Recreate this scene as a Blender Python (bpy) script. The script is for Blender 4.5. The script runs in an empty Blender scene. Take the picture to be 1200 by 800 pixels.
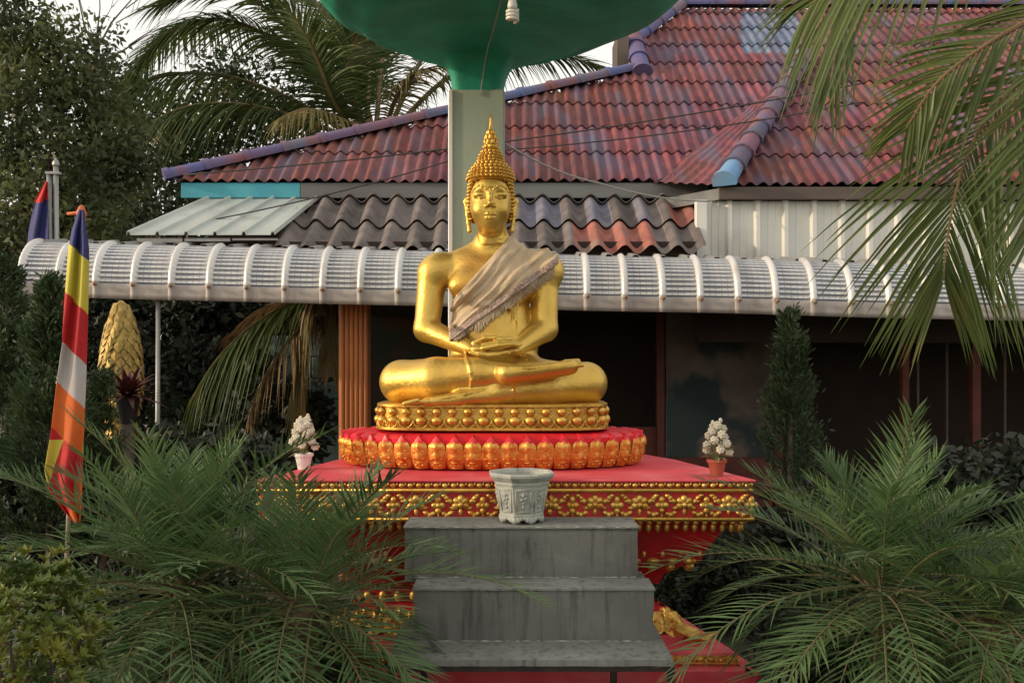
import bpy, math, random
import numpy as np
from mathutils import Vector, Matrix, noise as mnoise
R = math.radians
rng = np.random.default_rng(7)
random.seed(7)
scene = bpy.context.scene

# ---------------------------------------------------------------- camera, sky, sun, exposure
H = 2.0                      # camera height
FL = 1100.0                  # focal length in photo pixels (photo is 1200 wide)
HZ = 425.0                   # horizon row in the photo
cam_d = bpy.data.cameras.new('camera')
cam = bpy.data.objects.new('camera', cam_d)
scene.collection.objects.link(cam)
cam.location = (0, 0, H)
cam.rotation_euler = (R(90), 0, 0)
cam_d.sensor_width = 36.0
cam_d.lens = 36.0 * FL / 1200.0
cam_d.shift_y = (HZ - 400.0) / 1200.0
cam_d.clip_start = 0.05
cam_d.clip_end = 2000
scene.camera = cam

SUN_AZ = R(259)              # measured clockwise from +Y
SUN_EL = R(15)
world = bpy.data.worlds.new('World')
scene.world = world
world.use_nodes = True
wn = world.node_tree
for n in list(wn.nodes): wn.nodes.remove(n)
wo = wn.nodes.new('ShaderNodeOutputWorld')
bg = wn.nodes.new('ShaderNodeBackground')
sky = wn.nodes.new('ShaderNodeTexSky')
sky.sky_type = 'NISHITA'
sky.sun_disc = False
sky.sun_elevation = SUN_EL
sky.sun_rotation = SUN_AZ
sky.air_density = 1.0
sky.dust_density = 2.5
sky.ozone_density = 1.0
bg.inputs['Strength'].default_value = 0.13
hz = wn.nodes.new('ShaderNodeMix'); hz.data_type = 'RGBA'; hz.inputs['Factor'].default_value = .55
hz.inputs['B'].default_value = (10.4, 9.5, 8.3, 1)      # thin white cloud over the whole sky
wn.links.new(sky.outputs[0], hz.inputs['A']); wn.links.new(hz.outputs['Result'], bg.inputs[0])
wn.links.new(bg.outputs[0], wo.inputs[0])

sun_d = bpy.data.lights.new('sun', 'SUN')
sun_d.energy = 2.0
sun_d.angle = R(1.5)
sun_d.color = (1.0, 0.80, 0.58)
sun = bpy.data.objects.new('sun', sun_d)
scene.collection.objects.link(sun)
sdir = Vector((math.sin(SUN_AZ) * math.cos(SUN_EL), math.cos(SUN_AZ) * math.cos(SUN_EL), math.sin(SUN_EL)))
sun.rotation_euler = sdir.to_track_quat('Z', 'Y').to_euler()
sun.location = sdir * 30

scene.view_settings.view_transform = 'Standard'
scene.view_settings.look = 'None'
scene.view_settings.gamma = 1.0
scene.view_settings.exposure = 0.35
scene.render.film_transparent = False
scene.cycles.max_bounces = 6

# ---------------------------------------------------------------- helpers
def W(px, py, Y):
    return Vector(((px - 600.0) / FL * Y, Y, H + (HZ - py) / FL * Y))
def WX(px, Y): return (px - 600.0) / FL * Y
def WZ(py, Y): return H + (HZ - py) / FL * Y

class MB:
    def __init__(s): s.v = []; s.f = []; s.m = []; s.cur = 0
    def add(s, vs, fs):
        o = len(s.v); s.v.extend([tuple(p) for p in vs])
        for f in fs: s.f.append(tuple(i + o for i in f)); s.m.append(s.cur)
    def box(s, x0, x1, y0, y1, z0, z1, b=0.0):
        if b <= 0:
            s.add([(x0,y0,z0),(x1,y0,z0),(x1,y1,z0),(x0,y1,z0),(x0,y0,z1),(x1,y0,z1),(x1,y1,z1),(x0,y1,z1)],
                  [(0,3,2,1),(4,5,6,7),(0,1,5,4),(1,2,6,5),(2,3,7,6),(3,0,4,7)])
        else:
            def ring(i, z): return [(x0+i,y0,z),(x1-i,y0,z),(x1,y0+i,z),(x1,y1-i,z),(x1-i,y1,z),(x0+i,y1,z),(x0,y1-i,z),(x0,y0+i,z)]
            def inner(z):
                return [(x0+b,y0+b,z),(x1-b,y0+b,z),(x1-b,y0+b,z),(x1-b,y1-b,z),(x1-b,y1-b,z),(x0+b,y1-b,z),(x0+b,y1-b,z),(x0+b,y0+b,z)]
            vs = inner(z0) + ring(b, z0+b) + ring(b, z1-b) + inner(z1)
            fs = [tuple(reversed(range(8)))]
            for k in range(3):
                for i in range(8):
                    j = (i+1) % 8
                    fs.append((k*8+i, k*8+j, k*8+8+j, k*8+8+i))
            fs.append(tuple(range(24, 32)))
            s.add(vs, fs)
    def tube(s, pts, rads, n=8, cap=True):
        pts = [Vector(p) for p in pts]
        if not hasattr(rads, '__len__'): rads = [rads] * len(pts)
        vs = []; fs = []
        up = Vector((0, 0, 1))
        t0 = (pts[1] - pts[0]).normalized()
        if abs(t0.dot(up)) > .95: up = Vector((0, 1, 0))
        u = t0.cross(up).normalized()
        for i, p in enumerate(pts):
            if i == 0: t = pts[1] - pts[0]
            elif i == len(pts) - 1: t = pts[-1] - pts[-2]
            else: t = pts[i+1] - pts[i-1]
            t.normalize()
            u = (u - t * u.dot(t)).normalized()
            w = t.cross(u)
            for k in range(n):
                a = 2 * math.pi * k / n
                vs.append(p + (u * math.cos(a) + w * math.sin(a)) * rads[i])
        for i in range(len(pts) - 1):
            for k in range(n):
                k2 = (k + 1) % n
                fs.append((i*n+k, i*n+k2, (i+1)*n+k2, (i+1)*n+k))
        if cap:
            fs.append(tuple(reversed(range(n)))); fs.append(tuple(range((len(pts)-1)*n, len(pts)*n)))
        s.add(vs, fs)
    def lathe(s, c, prof, n=24, sx=1.0, sy=1.0, a0=0.0, closed=True):
        vs = []; fs = []
        for (r, z) in prof:
            for k in range(n):
                a = a0 + 2 * math.pi * k / n
                vs.append((c[0] + r*sx*math.cos(a), c[1] + r*sy*math.sin(a), c[2] + z))
        m = len(prof)
        for i in range(m - 1):
            for k in range(n):
                k2 = (k+1) % n
                fs.append((i*n+k, i*n+k2, (i+1)*n+k2, (i+1)*n+k))
        if closed:
            fs.append(tuple(reversed(range(n)))); fs.append(tuple(range((m-1)*n, m*n)))
        s.add(vs, fs)
    def blob(s, c, r, rot=None, seg=8, rings=5):
        """ellipsoid; r a triple; rot a Matrix"""
        vs = []; fs = []
        c = Vector(c)
        for i in range(rings + 1):
            th = math.pi * i / rings
            for k in range(seg):
                a = 2 * math.pi * k / seg
                p = Vector((r[0]*math.sin(th)*math.cos(a), r[1]*math.sin(th)*math.sin(a), r[2]*math.cos(th)))
                if rot is not None: p = rot @ p
                vs.append(c + p)
        for i in range(rings):
            for k in range(seg):
                k2 = (k+1) % seg
                fs.append((i*seg+k, (i+1)*seg+k, (i+1)*seg+k2, i*seg+k2))
        s.add(vs, fs)
    def build(s, name, mat, parent=None, smooth=False, mats=None):
        return mesh_obj(name, s.v, s.f, mat, parent, smooth, mats, s.m if mats else None)

def mesh_obj(name, v, f, mat, parent=None, smooth=False, mats=None, midx=None):
    me = bpy.data.meshes.new(name)
    if isinstance(f, np.ndarray):
        v = np.asarray(v, dtype=np.float32)
        k = f.shape[1]
        me.vertices.add(len(v)); me.vertices.foreach_set('co', v.ravel())
        me.loops.add(f.size); me.loops.foreach_set('vertex_index', f.astype(np.int32).ravel())
        me.polygons.add(len(f)); me.polygons.foreach_set('loop_start', np.arange(0, f.size, k, dtype=np.int32))
        me.update(calc_edges=True)
        me.validate()
    else:
        me.from_pydata([tuple(p) for p in v], [], f)
    for m in (mats or [mat]): me.materials.append(m)
    if midx is not None: me.polygons.foreach_set('material_index', midx)
    if smooth: me.polygons.foreach_set('use_smooth', [True] * len(me.polygons))
    me.update()
    o = bpy.data.objects.new(name, me)
    scene.collection.objects.link(o)
    if parent is not None: o.parent = parent; o.matrix_parent_inverse = parent.matrix_basis.inverted()
    return o
def smooth_angle(o, ang=35):
    me = o.data
    me.polygons.foreach_set('use_smooth', [True] * len(me.polygons))
    try: me.set_sharp_from_angle(angle=R(ang))
    except Exception: pass
    return o
def tag(o, label=None, cat=None, group=None, kind=None):
    if label: o['label'] = label
    if cat: o['category'] = cat
    if group: o['group'] = group
    if kind: o['kind'] = kind
    return o
def thing(name, loc, label, cat, group=None):
    o = bpy.data.objects.new(name, None); scene.collection.objects.link(o)
    o.location = loc; o.empty_display_size = .1
    o.matrix_basis = Matrix.Translation(Vector(loc))
    return tag(o, label, cat, group)

# ---------------------------------------------------------------- materials
def mat(name, c1, c2=None, scale=8.0, rough=.6, metal=0.0, bump=0.0, bscale=None, stretch=(1,1,1), lo=.35, hi=.65,
        c3=None, s3=2.0, lo3=.5, hi3=.7, transl=0.0, detail=6.0, rvar=0.0, spec=.5, attr=None, coat=0.0, bdist=.01):
    m = bpy.data.materials.new(name); m.use_nodes = True
    nt = m.node_tree; N = nt.nodes; L = nt.links
    b = N['Principled BSDF']
    b.inputs['Roughness'].default_value = rough
    b.inputs['Metallic'].default_value = metal
    b.inputs['Specular IOR Level'].default_value = spec
    b.inputs['Coat Weight'].default_value = coat
    tc = N.new('ShaderNodeTexCoord'); mp = N.new('ShaderNodeMapping')
    mp.inputs['Scale'].default_value = stretch
    L.new(tc.outputs['Object'], mp.inputs['Vector'])
    col = None
    nz = N.new('ShaderNodeTexNoise'); nz.inputs['Scale'].default_value = scale; nz.inputs['Detail'].default_value = detail
    L.new(mp.outputs[0], nz.inputs['Vector'])
    if c2 is not None or attr:
        cr = N.new('ShaderNodeValToRGB')
        cr.color_ramp.elements[0].position = lo; cr.color_ramp.elements[1].position = hi
        cr.color_ramp.elements[0].color = (*c1, 1); cr.color_ramp.elements[1].color = (*(c2 or c1), 1)
        L.new(nz.outputs['Fac'], cr.inputs['Fac'])
        col = cr.outputs[0]
        if attr:
            at = N.new('ShaderNodeAttribute'); at.attribute_name = attr
            mx = N.new('ShaderNodeMix'); mx.data_type = 'RGBA'; mx.blend_type = 'MULTIPLY'; mx.inputs['Factor'].default_value = 1.0
            L.new(col, mx.inputs['A']); L.new(at.outputs['Color'], mx.inputs['B']); col = mx.outputs['Result']
        if c3 is not None:
            n3 = N.new('ShaderNodeTexNoise'); n3.inputs['Scale'].default_value = s3; n3.inputs['Detail'].default_value = 5.0
            L.new(mp.outputs[0], n3.inputs['Vector'])
            mr = N.new('ShaderNodeMapRange'); mr.inputs['From Min'].default_value = lo3; mr.inputs['From Max'].default_value = hi3
            L.new(n3.outputs['Fac'], mr.inputs['Value'])
            mx = N.new('ShaderNodeMix'); mx.data_type = 'RGBA'
            L.new(mr.outputs[0], mx.inputs['Factor']); L.new(col, mx.inputs['A']); mx.inputs['B'].default_value = (*c3, 1)
            col = mx.outputs['Result']
        L.new(col, b.inputs['Base Color'])
    else:
        b.inputs['Base Color'].default_value = (*c1, 1)
    if rvar:
        mr = N.new('ShaderNodeMapRange'); mr.inputs['To Min'].default_value = max(0, rough - rvar); mr.inputs['To Max'].default_value = min(1, rough + rvar)
        L.new(nz.outputs['Fac'], mr.inputs['Value']); L.new(mr.outputs[0], b.inputs['Roughness'])
    if bump:
        nb = N.new('ShaderNodeTexNoise'); nb.inputs['Scale'].default_value = bscale or scale * 3; nb.inputs['Detail'].default_value = 6.0
        L.new(mp.outputs[0], nb.inputs['Vector'])
        bp = N.new('ShaderNodeBump'); bp.inputs['Strength'].default_value = bump; bp.inputs['Distance'].default_value = bdist
        L.new(nb.outputs['Fac'], bp.inputs['Height']); L.new(bp.outputs[0], b.inputs['Normal'])
    if transl:
        tr = N.new('ShaderNodeBsdfTranslucent'); ms = N.new('ShaderNodeMixShader'); ms.inputs[0].default_value = transl
        if col is not None: L.new(col, tr.inputs['Color'])
        else: tr.inputs['Color'].default_value = (*c1, 1)
        out = N['Material Output']
        L.new(b.outputs[0], ms.inputs[1]); L.new(tr.outputs[0], ms.inputs[2]); L.new(ms.outputs[0], out.inputs['Surface'])
    return m

M = {}
M['gold'] = mat('gold_paint', (.58,.375,.075), (.68,.47,.115), 5, .42, .78, .3, 45, rvar=.12, c3=(.50,.23,.05), s3=2.2, lo3=.52, hi3=.85)
M['gold_base'] = mat('old_gold_paint', (.60,.36,.07), (.70,.45,.10), 14, .38, .8, .3, 90, c3=(.42,.15,.04), s3=12, lo3=.5, hi3=.75)
M['gold_hair'] = mat('gold_paint_on_curls', (.58,.31,.05), (.70,.42,.09), 30, .4, .8)
M['gold_relief'] = mat('gold_paint_on_relief', (.74,.50,.13), (.55,.28,.05), 22, .42, .7, .4, 70, c3=(.45,.04,.02), s3=16, lo3=.56, hi3=.68)
M['gold_petal'] = mat('gold_over_red_paint', (.72,.34,.06), (.62,.17,.03), 22, .42, .6, .4, 60, lo=.40, hi=.66, c3=(.80,.50,.12), s3=34, lo3=.52, hi3=.66)
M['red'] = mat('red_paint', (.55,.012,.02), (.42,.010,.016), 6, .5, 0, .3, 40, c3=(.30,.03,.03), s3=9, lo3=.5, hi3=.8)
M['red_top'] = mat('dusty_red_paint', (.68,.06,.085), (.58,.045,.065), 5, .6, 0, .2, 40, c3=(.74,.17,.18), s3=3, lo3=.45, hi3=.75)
M['red_bright'] = mat('bright_red_paint', (.72,.012,.03), (.60,.012,.025), 8, .42, 0, .2, 50)
M['concrete'] = mat('stained_concrete', (.15,.155,.135), (.25,.255,.225), 9, .85, 0, .6, 60, stretch=(1.8,1.8,.35), c3=(.085,.082,.07), s3=7, lo3=.52, hi3=.72, detail=14)
def concrete(name, k):
    m = bpy.data.materials.new(name); m.use_nodes = True; nt = m.node_tree; N = nt.nodes; L = nt.links
    b = N['Principled BSDF']; b.inputs['Roughness'].default_value = .88
    tc = N.new('ShaderNodeTexCoord')
    def nz(scale, st=(1,1,1), det=8, rgh=.6):
        mp = N.new('ShaderNodeMapping'); mp.inputs['Scale'].default_value = st; L.new(tc.outputs['Object'], mp.inputs['Vector'])
        n = N.new('ShaderNodeTexNoise'); n.inputs['Scale'].default_value = scale; n.inputs['Detail'].default_value = det; n.inputs['Roughness'].default_value = rgh
        L.new(mp.outputs[0], n.inputs['Vector']); return n.outputs['Fac']
    def ramp(src, a, c):
        r = N.new('ShaderNodeMapRange'); r.inputs['From Min'].default_value = a; r.inputs['From Max'].default_value = c; r.clamp = True
        L.new(src, r.inputs['Value']); return r.outputs[0]
    def mix(f, A, B_):
        x = N.new('ShaderNodeMix'); x.data_type = 'RGBA'; L.new(f, x.inputs['Factor'])
        if isinstance(A, tuple): x.inputs['A'].default_value = (*A, 1)
        else: L.new(A, x.inputs['A'])
        x.inputs['B'].default_value = (*B_, 1); return x.outputs['Result']
    c = mix(ramp(nz(2.2), .35, .65), tuple(.155*k*q for q in (1,1.03,.93)), tuple(.235*k*q for q in (1,1.02,.93)))
    c = mix(ramp(nz(24, (1,1,.07), 8, .65), .50, .68), c, tuple(.10*k*q for q in (1,1,.92)))      # run-off streaks
    c = mix(ramp(nz(7, (1.3,1.3,.35), 12, .75), .56, .70), c, tuple(.055*k*q for q in (1,1,.95)))    # dark mould
    c = mix(ramp(nz(26, (1,1,.6), 12, .8), .63, .72), c, tuple(.36*k*q for q in (1,1,.95)))        # scuffed pale spots
    c = mix(ramp(nz(7, (1,1,.5), 12, .8), .66, .72), c, (.16*k,.09*k,.06*k))                       # rust
    L.new(c, b.inputs['Base Color'])
    bp = N.new('ShaderNodeBump'); bp.inputs['Strength'].default_value = .6; bp.inputs['Distance'].default_value = .006
    L.new(nz(60, (1,1,1), 10, .7), bp.inputs['Height']); L.new(bp.outputs[0], b.inputs['Normal'])
    return m
M['concrete'] = concrete('stained_concrete', .80)
M['concrete_edge'] = mat('pale_chipped_edge', (.38,.38,.35), (.22,.22,.20), 30, .9, 0, .5, 90, lo=.4, hi=.6)
M['concrete_tread'] = concrete('pale_concrete_tread', 1.08)  # same mix as the risers, scaled paler
M['pot'] = mat('weathered_grey_glaze', (.42,.43,.385), (.33,.345,.30), 14, .7, 0, .4, 70, c3=(.18,.19,.16), s3=20, lo3=.55, hi3=.75)
M['steel_dark'] = mat('dark_painted_steel', (.02,.02,.022), (.05,.035,.03), 20, .5, .3)
M['sash'] = mat('beige_gauze', (.58,.45,.29), (.48,.35,.21), 18, .6, 0, .5, 160, c3=(.64,.53,.38), s3=9, lo3=.5, hi3=.8)
M['lace'] = mat('grey_violet_lace', (.50,.38,.27), (.26,.18,.17), 95, .8, 0, .8, 150, lo=.42, hi=.55)
M['fringe'] = mat('beige_fringe', (.42,.33,.22), (.34,.26,.17), 20, .8)
M['green_bowl'] = mat('green_gloss_paint', (.010,.34,.22), (.007,.26,.165), 4, .6, 0, .35, 14, c3=(.02,.42,.28), s3=2.4, lo3=.5, hi3=.8, bdist=.02)
M['post'] = mat('pale_green_paint', (.34,.40,.31), (.38,.43,.34), 3, .7, 0, .2, 30, stretch=(1,1,.3), c3=(.26,.30,.23), s3=5, lo3=.55, hi3=.8)
M['white_pvc'] = mat('white_plastic', (.75,.74,.70), None, rough=.4)
M['wire'] = mat('grey_wire', (.30,.29,.27), None, rough=.6)
M['wire_dark'] = mat('dark_wire', (.03,.03,.03), None, rough=.6)
# ---------------------------------------------------------------- implicit surfaces (statue)
class Field:
    def __init__(s, lo, hi, h):
        s.lo = np.array(lo, float); s.h = h
        s.n = np.ceil((np.array(hi) - s.lo) / h).astype(int) + 1
        s.D = np.full(s.n, 1.0, np.float32)
    def axes(s, sl=None):
        out = []
        for a in range(3):
            i = np.arange(s.n[a]) if sl is None else np.arange(sl[a].start, sl[a].stop)
            sh = [1,1,1]; sh[a] = len(i)
            out.append((s.lo[a] + i * s.h).astype(np.float32).reshape(sh))
        return out
    def sl(s, lo, hi):
        a = np.clip(np.floor((np.array(lo) - s.lo) / s.h).astype(int), 0, s.n)
        b = np.clip(np.ceil((np.array(hi) - s.lo) / s.h).astype(int) + 1, 0, s.n)
        return tuple(slice(int(a[i]), int(b[i])) for i in range(3))
    def put(s, lo, hi, fn, k=.03, op='u', pad=.06):
        q = s.sl(np.array(lo) - pad, np.array(hi) + pad)
        if any(t.start >= t.stop for t in q): return
        X, Y, Z = s.axes(q)
        d = fn(X, Y, Z).astype(np.float32)
        A = s.D[q]
        if op == 's':           # smooth subtraction
            h = np.clip(.5 - .5*(A + d)/k, 0, 1); s.D[q] = A*(1-h) + (-d)*h + k*h*(1-h)
        else:
            h = np.clip(.5 + .5*(A - d)/k, 0, 1); s.D[q] = A*(1-h) + d*h - k*h*(1-h)
    def cap(s, a, b, r1, r2=None, k=.03, flat=None, op='u'):
        r2 = r1 if r2 is None else r2
        a = np.array(a, float); b = np.array(b, float); ba = b - a; L2 = max(float(ba @ ba), 1e-9)
        def fn(X, Y, Z):
            x = X - a[0]; y = Y - a[1]; z = Z - a[2]
            t = np.clip((x*ba[0] + y*ba[1] + z*ba[2]) / L2, 0, 1)
            return np.sqrt((x - ba[0]*t)**2 + (y - ba[1]*t)**2 + (z - ba[2]*t)**2) - (r1 + (r2 - r1)*t)
        r = max(r1, r2)
        s.put(np.minimum(a, b) - r, np.maximum(a, b) + r, fn, k, op)
    def chain(s, pts, rs, k=.01):
        for i in range(len(pts) - 1): s.cap(pts[i], pts[i+1], rs[i], rs[i+1], k)
    def ell(s, c, r, k=.03, rot=None, op='u'):
        c = np.array(c, float); r = np.array(r, float)
        Rm = np.eye(3) if rot is None else np.array(rot.transposed())
        def fn(X, Y, Z):
            x = X - c[0]; y = Y - c[1]; z = Z - c[2]
            p = [Rm[i,0]*x + Rm[i,1]*y + Rm[i,2]*z for i in range(3)]
            k0 = np.sqrt((p[0]/r[0])**2 + (p[1]/r[1])**2 + (p[2]/r[2])**2)
            k1 = np.sqrt((p[0]/r[0]**2)**2 + (p[1]/r[1]**2)**2 + (p[2]/r[2]**2)**2) + 1e-6
            return k0 * (k0 - 1) / k1
        m = r.max() if rot is not None else r
        s.put(c - m, c + m, fn, k, op)
    def mesh(s, D=None):
        D = s.D if D is None else D
        S = D < 0
        nx, ny, nz = D.shape
        idx = -np.ones((nx-1, ny-1, nz-1), np.int64)
        cs = [S[i:nx-1+i, j:ny-1+j, k:nz-1+k] for i in (0,1) for j in (0,1) for k in (0,1)]
        any_ = np.logical_or.reduce(cs); all_ = np.logical_and.reduce(cs)
        act = any_ & ~all_
        ii, jj, kk = np.nonzero(act)
        idx[ii, jj, kk] = np.arange(len(ii))
        acc = np.zeros((len(ii), 3)); cnt = np.zeros(len(ii))
        base = np.stack([ii, jj, kk], 1)
        for ax in range(3):
            o1, o2 = [a for a in range(3) if a != ax]
            for u in (0, 1):
                for w in (0, 1):
                    p = base.copy(); p[:, o1] += u; p[:, o2] += w
                    q = p.copy(); q[:, ax] += 1
                    a = D[p[:,0],p[:,1],p[:,2]]; b = D[q[:,0],q[:,1],q[:,2]]
                    m = (a < 0) != (b < 0)
                    t = np.where(m, a / np.where(m, a - b, 1), 0)
                    pos = p.astype(float); pos[:, ax] += t
                    acc[m] += pos[m]; cnt[m] += 1
        V = s.lo + acc / cnt[:, None] * s.h
        F = []
        for ax in range(3):
            o1, o2 = [(1,2),(2,0),(0,1)][ax]
            sa = [slice(None)]*3; sb = [slice(None)]*3
            sa[ax] = slice(0, -1); sb[ax] = slice(1, None)
            A = S[tuple(sa)]; B = S[tuple(sb)]
            e = A != B
            e0 = np.array(np.nonzero(e)).T
            lim = np.array([nx-1, ny-1, nz-1])
            ok = (e0[:, o1] > 0) & (e0[:, o2] > 0) & (e0[:, o1] < lim[o1]) & (e0[:, o2] < lim[o2])
            e0 = e0[ok]
            def g(d1, d2):
                p = e0.copy(); p[:, o1] -= d1; p[:, o2] -= d2
                return idx[p[:,0], p[:,1], p[:,2]]
            q = np.stack([g(0,0), g(1,0), g(1,1), g(0,1)], 1)
            inside = A[e0[:,0], e0[:,1], e0[:,2]]
            q[~inside] = q[~inside][:, ::-1]
            q = q[(q >= 0).all(1)]
            F.append(q)
        return V, np.concatenate(F)
    def obj(s, name, m, parent, D=None):
        V, F = s.mesh(D)
        o = mesh_obj(name, V, F, m, parent)
        o.data.polygons.foreach_set('use_smooth', [True]*len(o.data.polygons))
        return o

def P(px, py, Y): return np.array(W(px, py, Y))
def pr(r, Y): return r * Y / FL          # pixel radius to metres

statue = thing('buddha_statue', (WX(577, 5.85), 5.85, H - .24), 'golden seated Buddha statue in meditation, wearing a beige fringed sash over one shoulder', 'statue')

B = Field((-.88, 5.36, 1.74), (.64, 6.22, 2.86), .0051)
# seat cloth and hips
B.ell(P(580, 440, 5.86), (.42, .22, .14), .05)
B.ell(P(578, 405, 5.94), (.285, .19, .22), .06)
# thighs
B.cap(P(538, 446, 5.98), P(472, 448, 5.82), .135, .128, .05)
B.cap(P(622, 446, 5.98), P(686, 449, 5.84), .135, .125, .05)
# lower leg (viewer right knee to front left foot), underneath
B.cap(P(687, 449, 5.80), P(640, 453, 5.64), .125, .108, .04)
B.cap(P(640, 453, 5.64), P(582, 459, 5.54), .108, .072, .025)
B.cap(P(582, 461, 5.54), P(540, 466, 5.50), .066, .045, .02)
B.cap(P(540, 467, 5.50), P(500, 471, 5.485), .045, .026, .015)
for i in range(4):
    B.cap(P(502, 470, 5.47+.012*i), P(482-2*i, 472, 5.465+.012*i), .014, .012, .006)
B.cap(P(490, 468.5, 5.46), P(474, 473, 5.46), .011, .014, .006)
# upper leg (viewer left knee, shank across the front, sole-up foot)
B.cap(P(470, 447, 5.80), P(512, 444, 5.64), .128, .128, .04)
B.cap(P(512, 444, 5.64), P(560, 438, 5.56), .128, .100, .03)
B.cap(P(560, 438, 5.56), P(600, 437, 5.50), .092, .055, .02)
def foot(X, Y, Z):
    a = P(594, 437, 5.475); b = P(668, 429, 5.50)
    ba = b - a; L2 = float(ba @ ba)
    t = np.clip(((X-a[0])*ba[0] + (Y-a[1])*ba[1] + (Z-a[2])*ba[2]) / L2, 0, 1)
    r = .070 - .020*t + .006*np.sin(t*3.14)
    d = np.sqrt((X-a[0]-ba[0]*t)**2 + ((Y-a[1]-ba[1]*t)*.75)**2 + (Z-a[2]-ba[2]*t)**2) - r
    top = Z - (a[2] + ba[2]*t + .030 + .010*(t-.5)**2*4)
    return np.maximum(d, top)
B.put(P(585, 450, 5.36) , P(685, 415, 5.62), foot, .008)
for i in range(5):
    u = i / 4
    a = P(662, 428 - .9*i, 5.470 + .024*i); b = P(682 - 1.2*i, 428 - 1.2*i, 5.468 + .026*i)
    B.cap(a, b, .0140 + .003*(i == 4), .0125 + .004*(i == 4), .004)
# torso
B.ell(P(577, 330, 5.95), (.262, .158, .20), .08)
B.ell(P(577, 372, 5.95), (.235, .150, .20), .08)
B.cap(P(520, 312, 5.97), P(634, 312, 5.97), .085, .085, .06)
B.ell(P(548, 335, 5.86), (.12, .075, .09), .06)
B.ell(P(606, 335, 5.86), (.12, .075, .09), .06)
B.cap(P(536, 346, 5.785), P(536, 347, 5.78), .010, .010, .006)
# trapezius, neck
B.cap(P(577, 296, 5.97), P(577, 262, 5.93), .098, .088, .05)
B.cap(P(545, 304, 5.98), P(577, 285, 5.96), .07, .07, .07)
B.cap(P(609, 304, 5.98), P(577, 285, 5.96), .07, .07, .07)
for i, py in enumerate((281, 286)):
    def ring(X, Y, Z, py=py):
        c = P(577, py, 5.94)
        q = np.sqrt((X-c[0])**2 + (Y-c[1])**2) - .085 - .004*i
        return np.sqrt(q*q + (Z - c[2] + .22*(Y-c[1]+.09)*0)**2) - .0085
    c = P(577, py, 5.94); B.put(c - .11, c + .11, ring, .012)
# arms
B.ell(P(511, 318, 5.955), (.105, .105, .11), .05)
B.cap(P(507, 322, 5.955), P(500, 385, 5.90), .094, .078, .04)
B.cap(P(500.5, 386, 5.90), P(550, 408, 5.66), .080, .047, .03)
B.ell(P(643, 318, 5.955), (.098, .10, .11), .05)
B.cap(P(638, 322, 5.955), P(639, 385, 5.90), .090, .076, .04)
B.cap(P(638, 386, 5.90), P(606, 408, 5.68), .078, .047, .03)
# hands: the front one palm up with fingers pointing right, the other under it pointing left
B.ell(P(562, 409, 5.61), (.065, .055, .026), .02)
B.ell(P(598, 411, 5.63), (.060, .055, .024), .02)
for i in range(4):
    yy = 5.555 + .0285*i
    B.chain([P(566, 408 - 1.9*i, yy), P(584, 404.5 - 1.9*i, yy - .012), P(600, 403 - 1.5*i, yy - .004), P(611 - abs(i-1.4)*2, 404.5 - 1.2*i, yy + .006)],
            [.0150, .0142, .0132, .0110], .0025)
for i in range(4):
    yy = 5.572 + .0285*i
    B.chain([P(596, 413 - .6*i, yy - .01), P(578, 415 - .6*i, yy - .035), P(562, 415 - .6*i, yy - .035), P(551 + i, 413, yy - .02)],
            [.0150, .0142, .0132, .0110], .0025)
B.chain([P(556, 402, 5.63), P(568, 396, 5.62), P(580, 395.5, 5.61), P(588, 397, 5.61)], [.018, .015, .0135, .011], .006)
B.chain([P(604, 402, 5.65), P(597, 396.5, 5.63), P(590, 397, 5.62)], [.018, .014, .011], .006)
# robe pleats down the belly
for i, px in enumerate((583, 590, 597, 604)):
    B.chain([P(px+3, 352, 5.805), P(px, 375, 5.80), P(px-1, 398, 5.79)], [.007]*3, .012)
B.chain([P(533, 345, 5.87), P(560, 356, 5.80), P(600, 362, 5.79)], [.007]*3, .012)
# cuffs and robe hems: low ridges lying on the finished surface
def proj(px, py, depth=0.0):
    ya, yb = 5.38, 6.1; n = 240
    for q in range(n):
        yy = ya + (yb-ya)*q/n; p = P(px, py, yy); g = np.rint((p - B.lo)/B.h).astype(int)
        if (g < 0).any() or (g >= B.n).any(): continue
        if B.D[g[0], g[1], g[2]] < 0: return P(px, py, yy + depth)
    return P(px, py, 5.6)
def hem(pts, r, k=.012):
    B.chain([proj(*q) for q in pts], [r]*len(pts), k)
hem([(545,414),(547,421),(550,428),(552,436),(553,445),(552,452)], .0065)
hem([(560,413),(572,416.5),(584,415.5),(594,412)], .006)
hem([(608,410),(613,416),(616,421)], .006)
hem([(603,450),(602,458),(601,466)], .006)
hem([(507,467),(525,465),(545,461.5),(566,456.5)], .0055, .008)
hem([(600,430.5),(620,431),(645,428)], .0045, .006)
body = B.obj('body', M['gold'], statue)

# sash: a shell lying on torso and shoulder
X, Y, Z = B.axes()
PX = (600 + X / Y * FL); PY = (HZ - (Z - H) / Y * FL)
def line(a, b):       # signed px distance, positive on the lower-right side
    dx, dy = b[0]-a[0], b[1]-a[1]; L = math.hypot(dx, dy)
    return ((PX - a[0]) * dy/L - (PY - a[1]) * dx/L)
sA = -line((532, 350), (591, 286)); sB = -line((532, 397), (648, 314))
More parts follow.
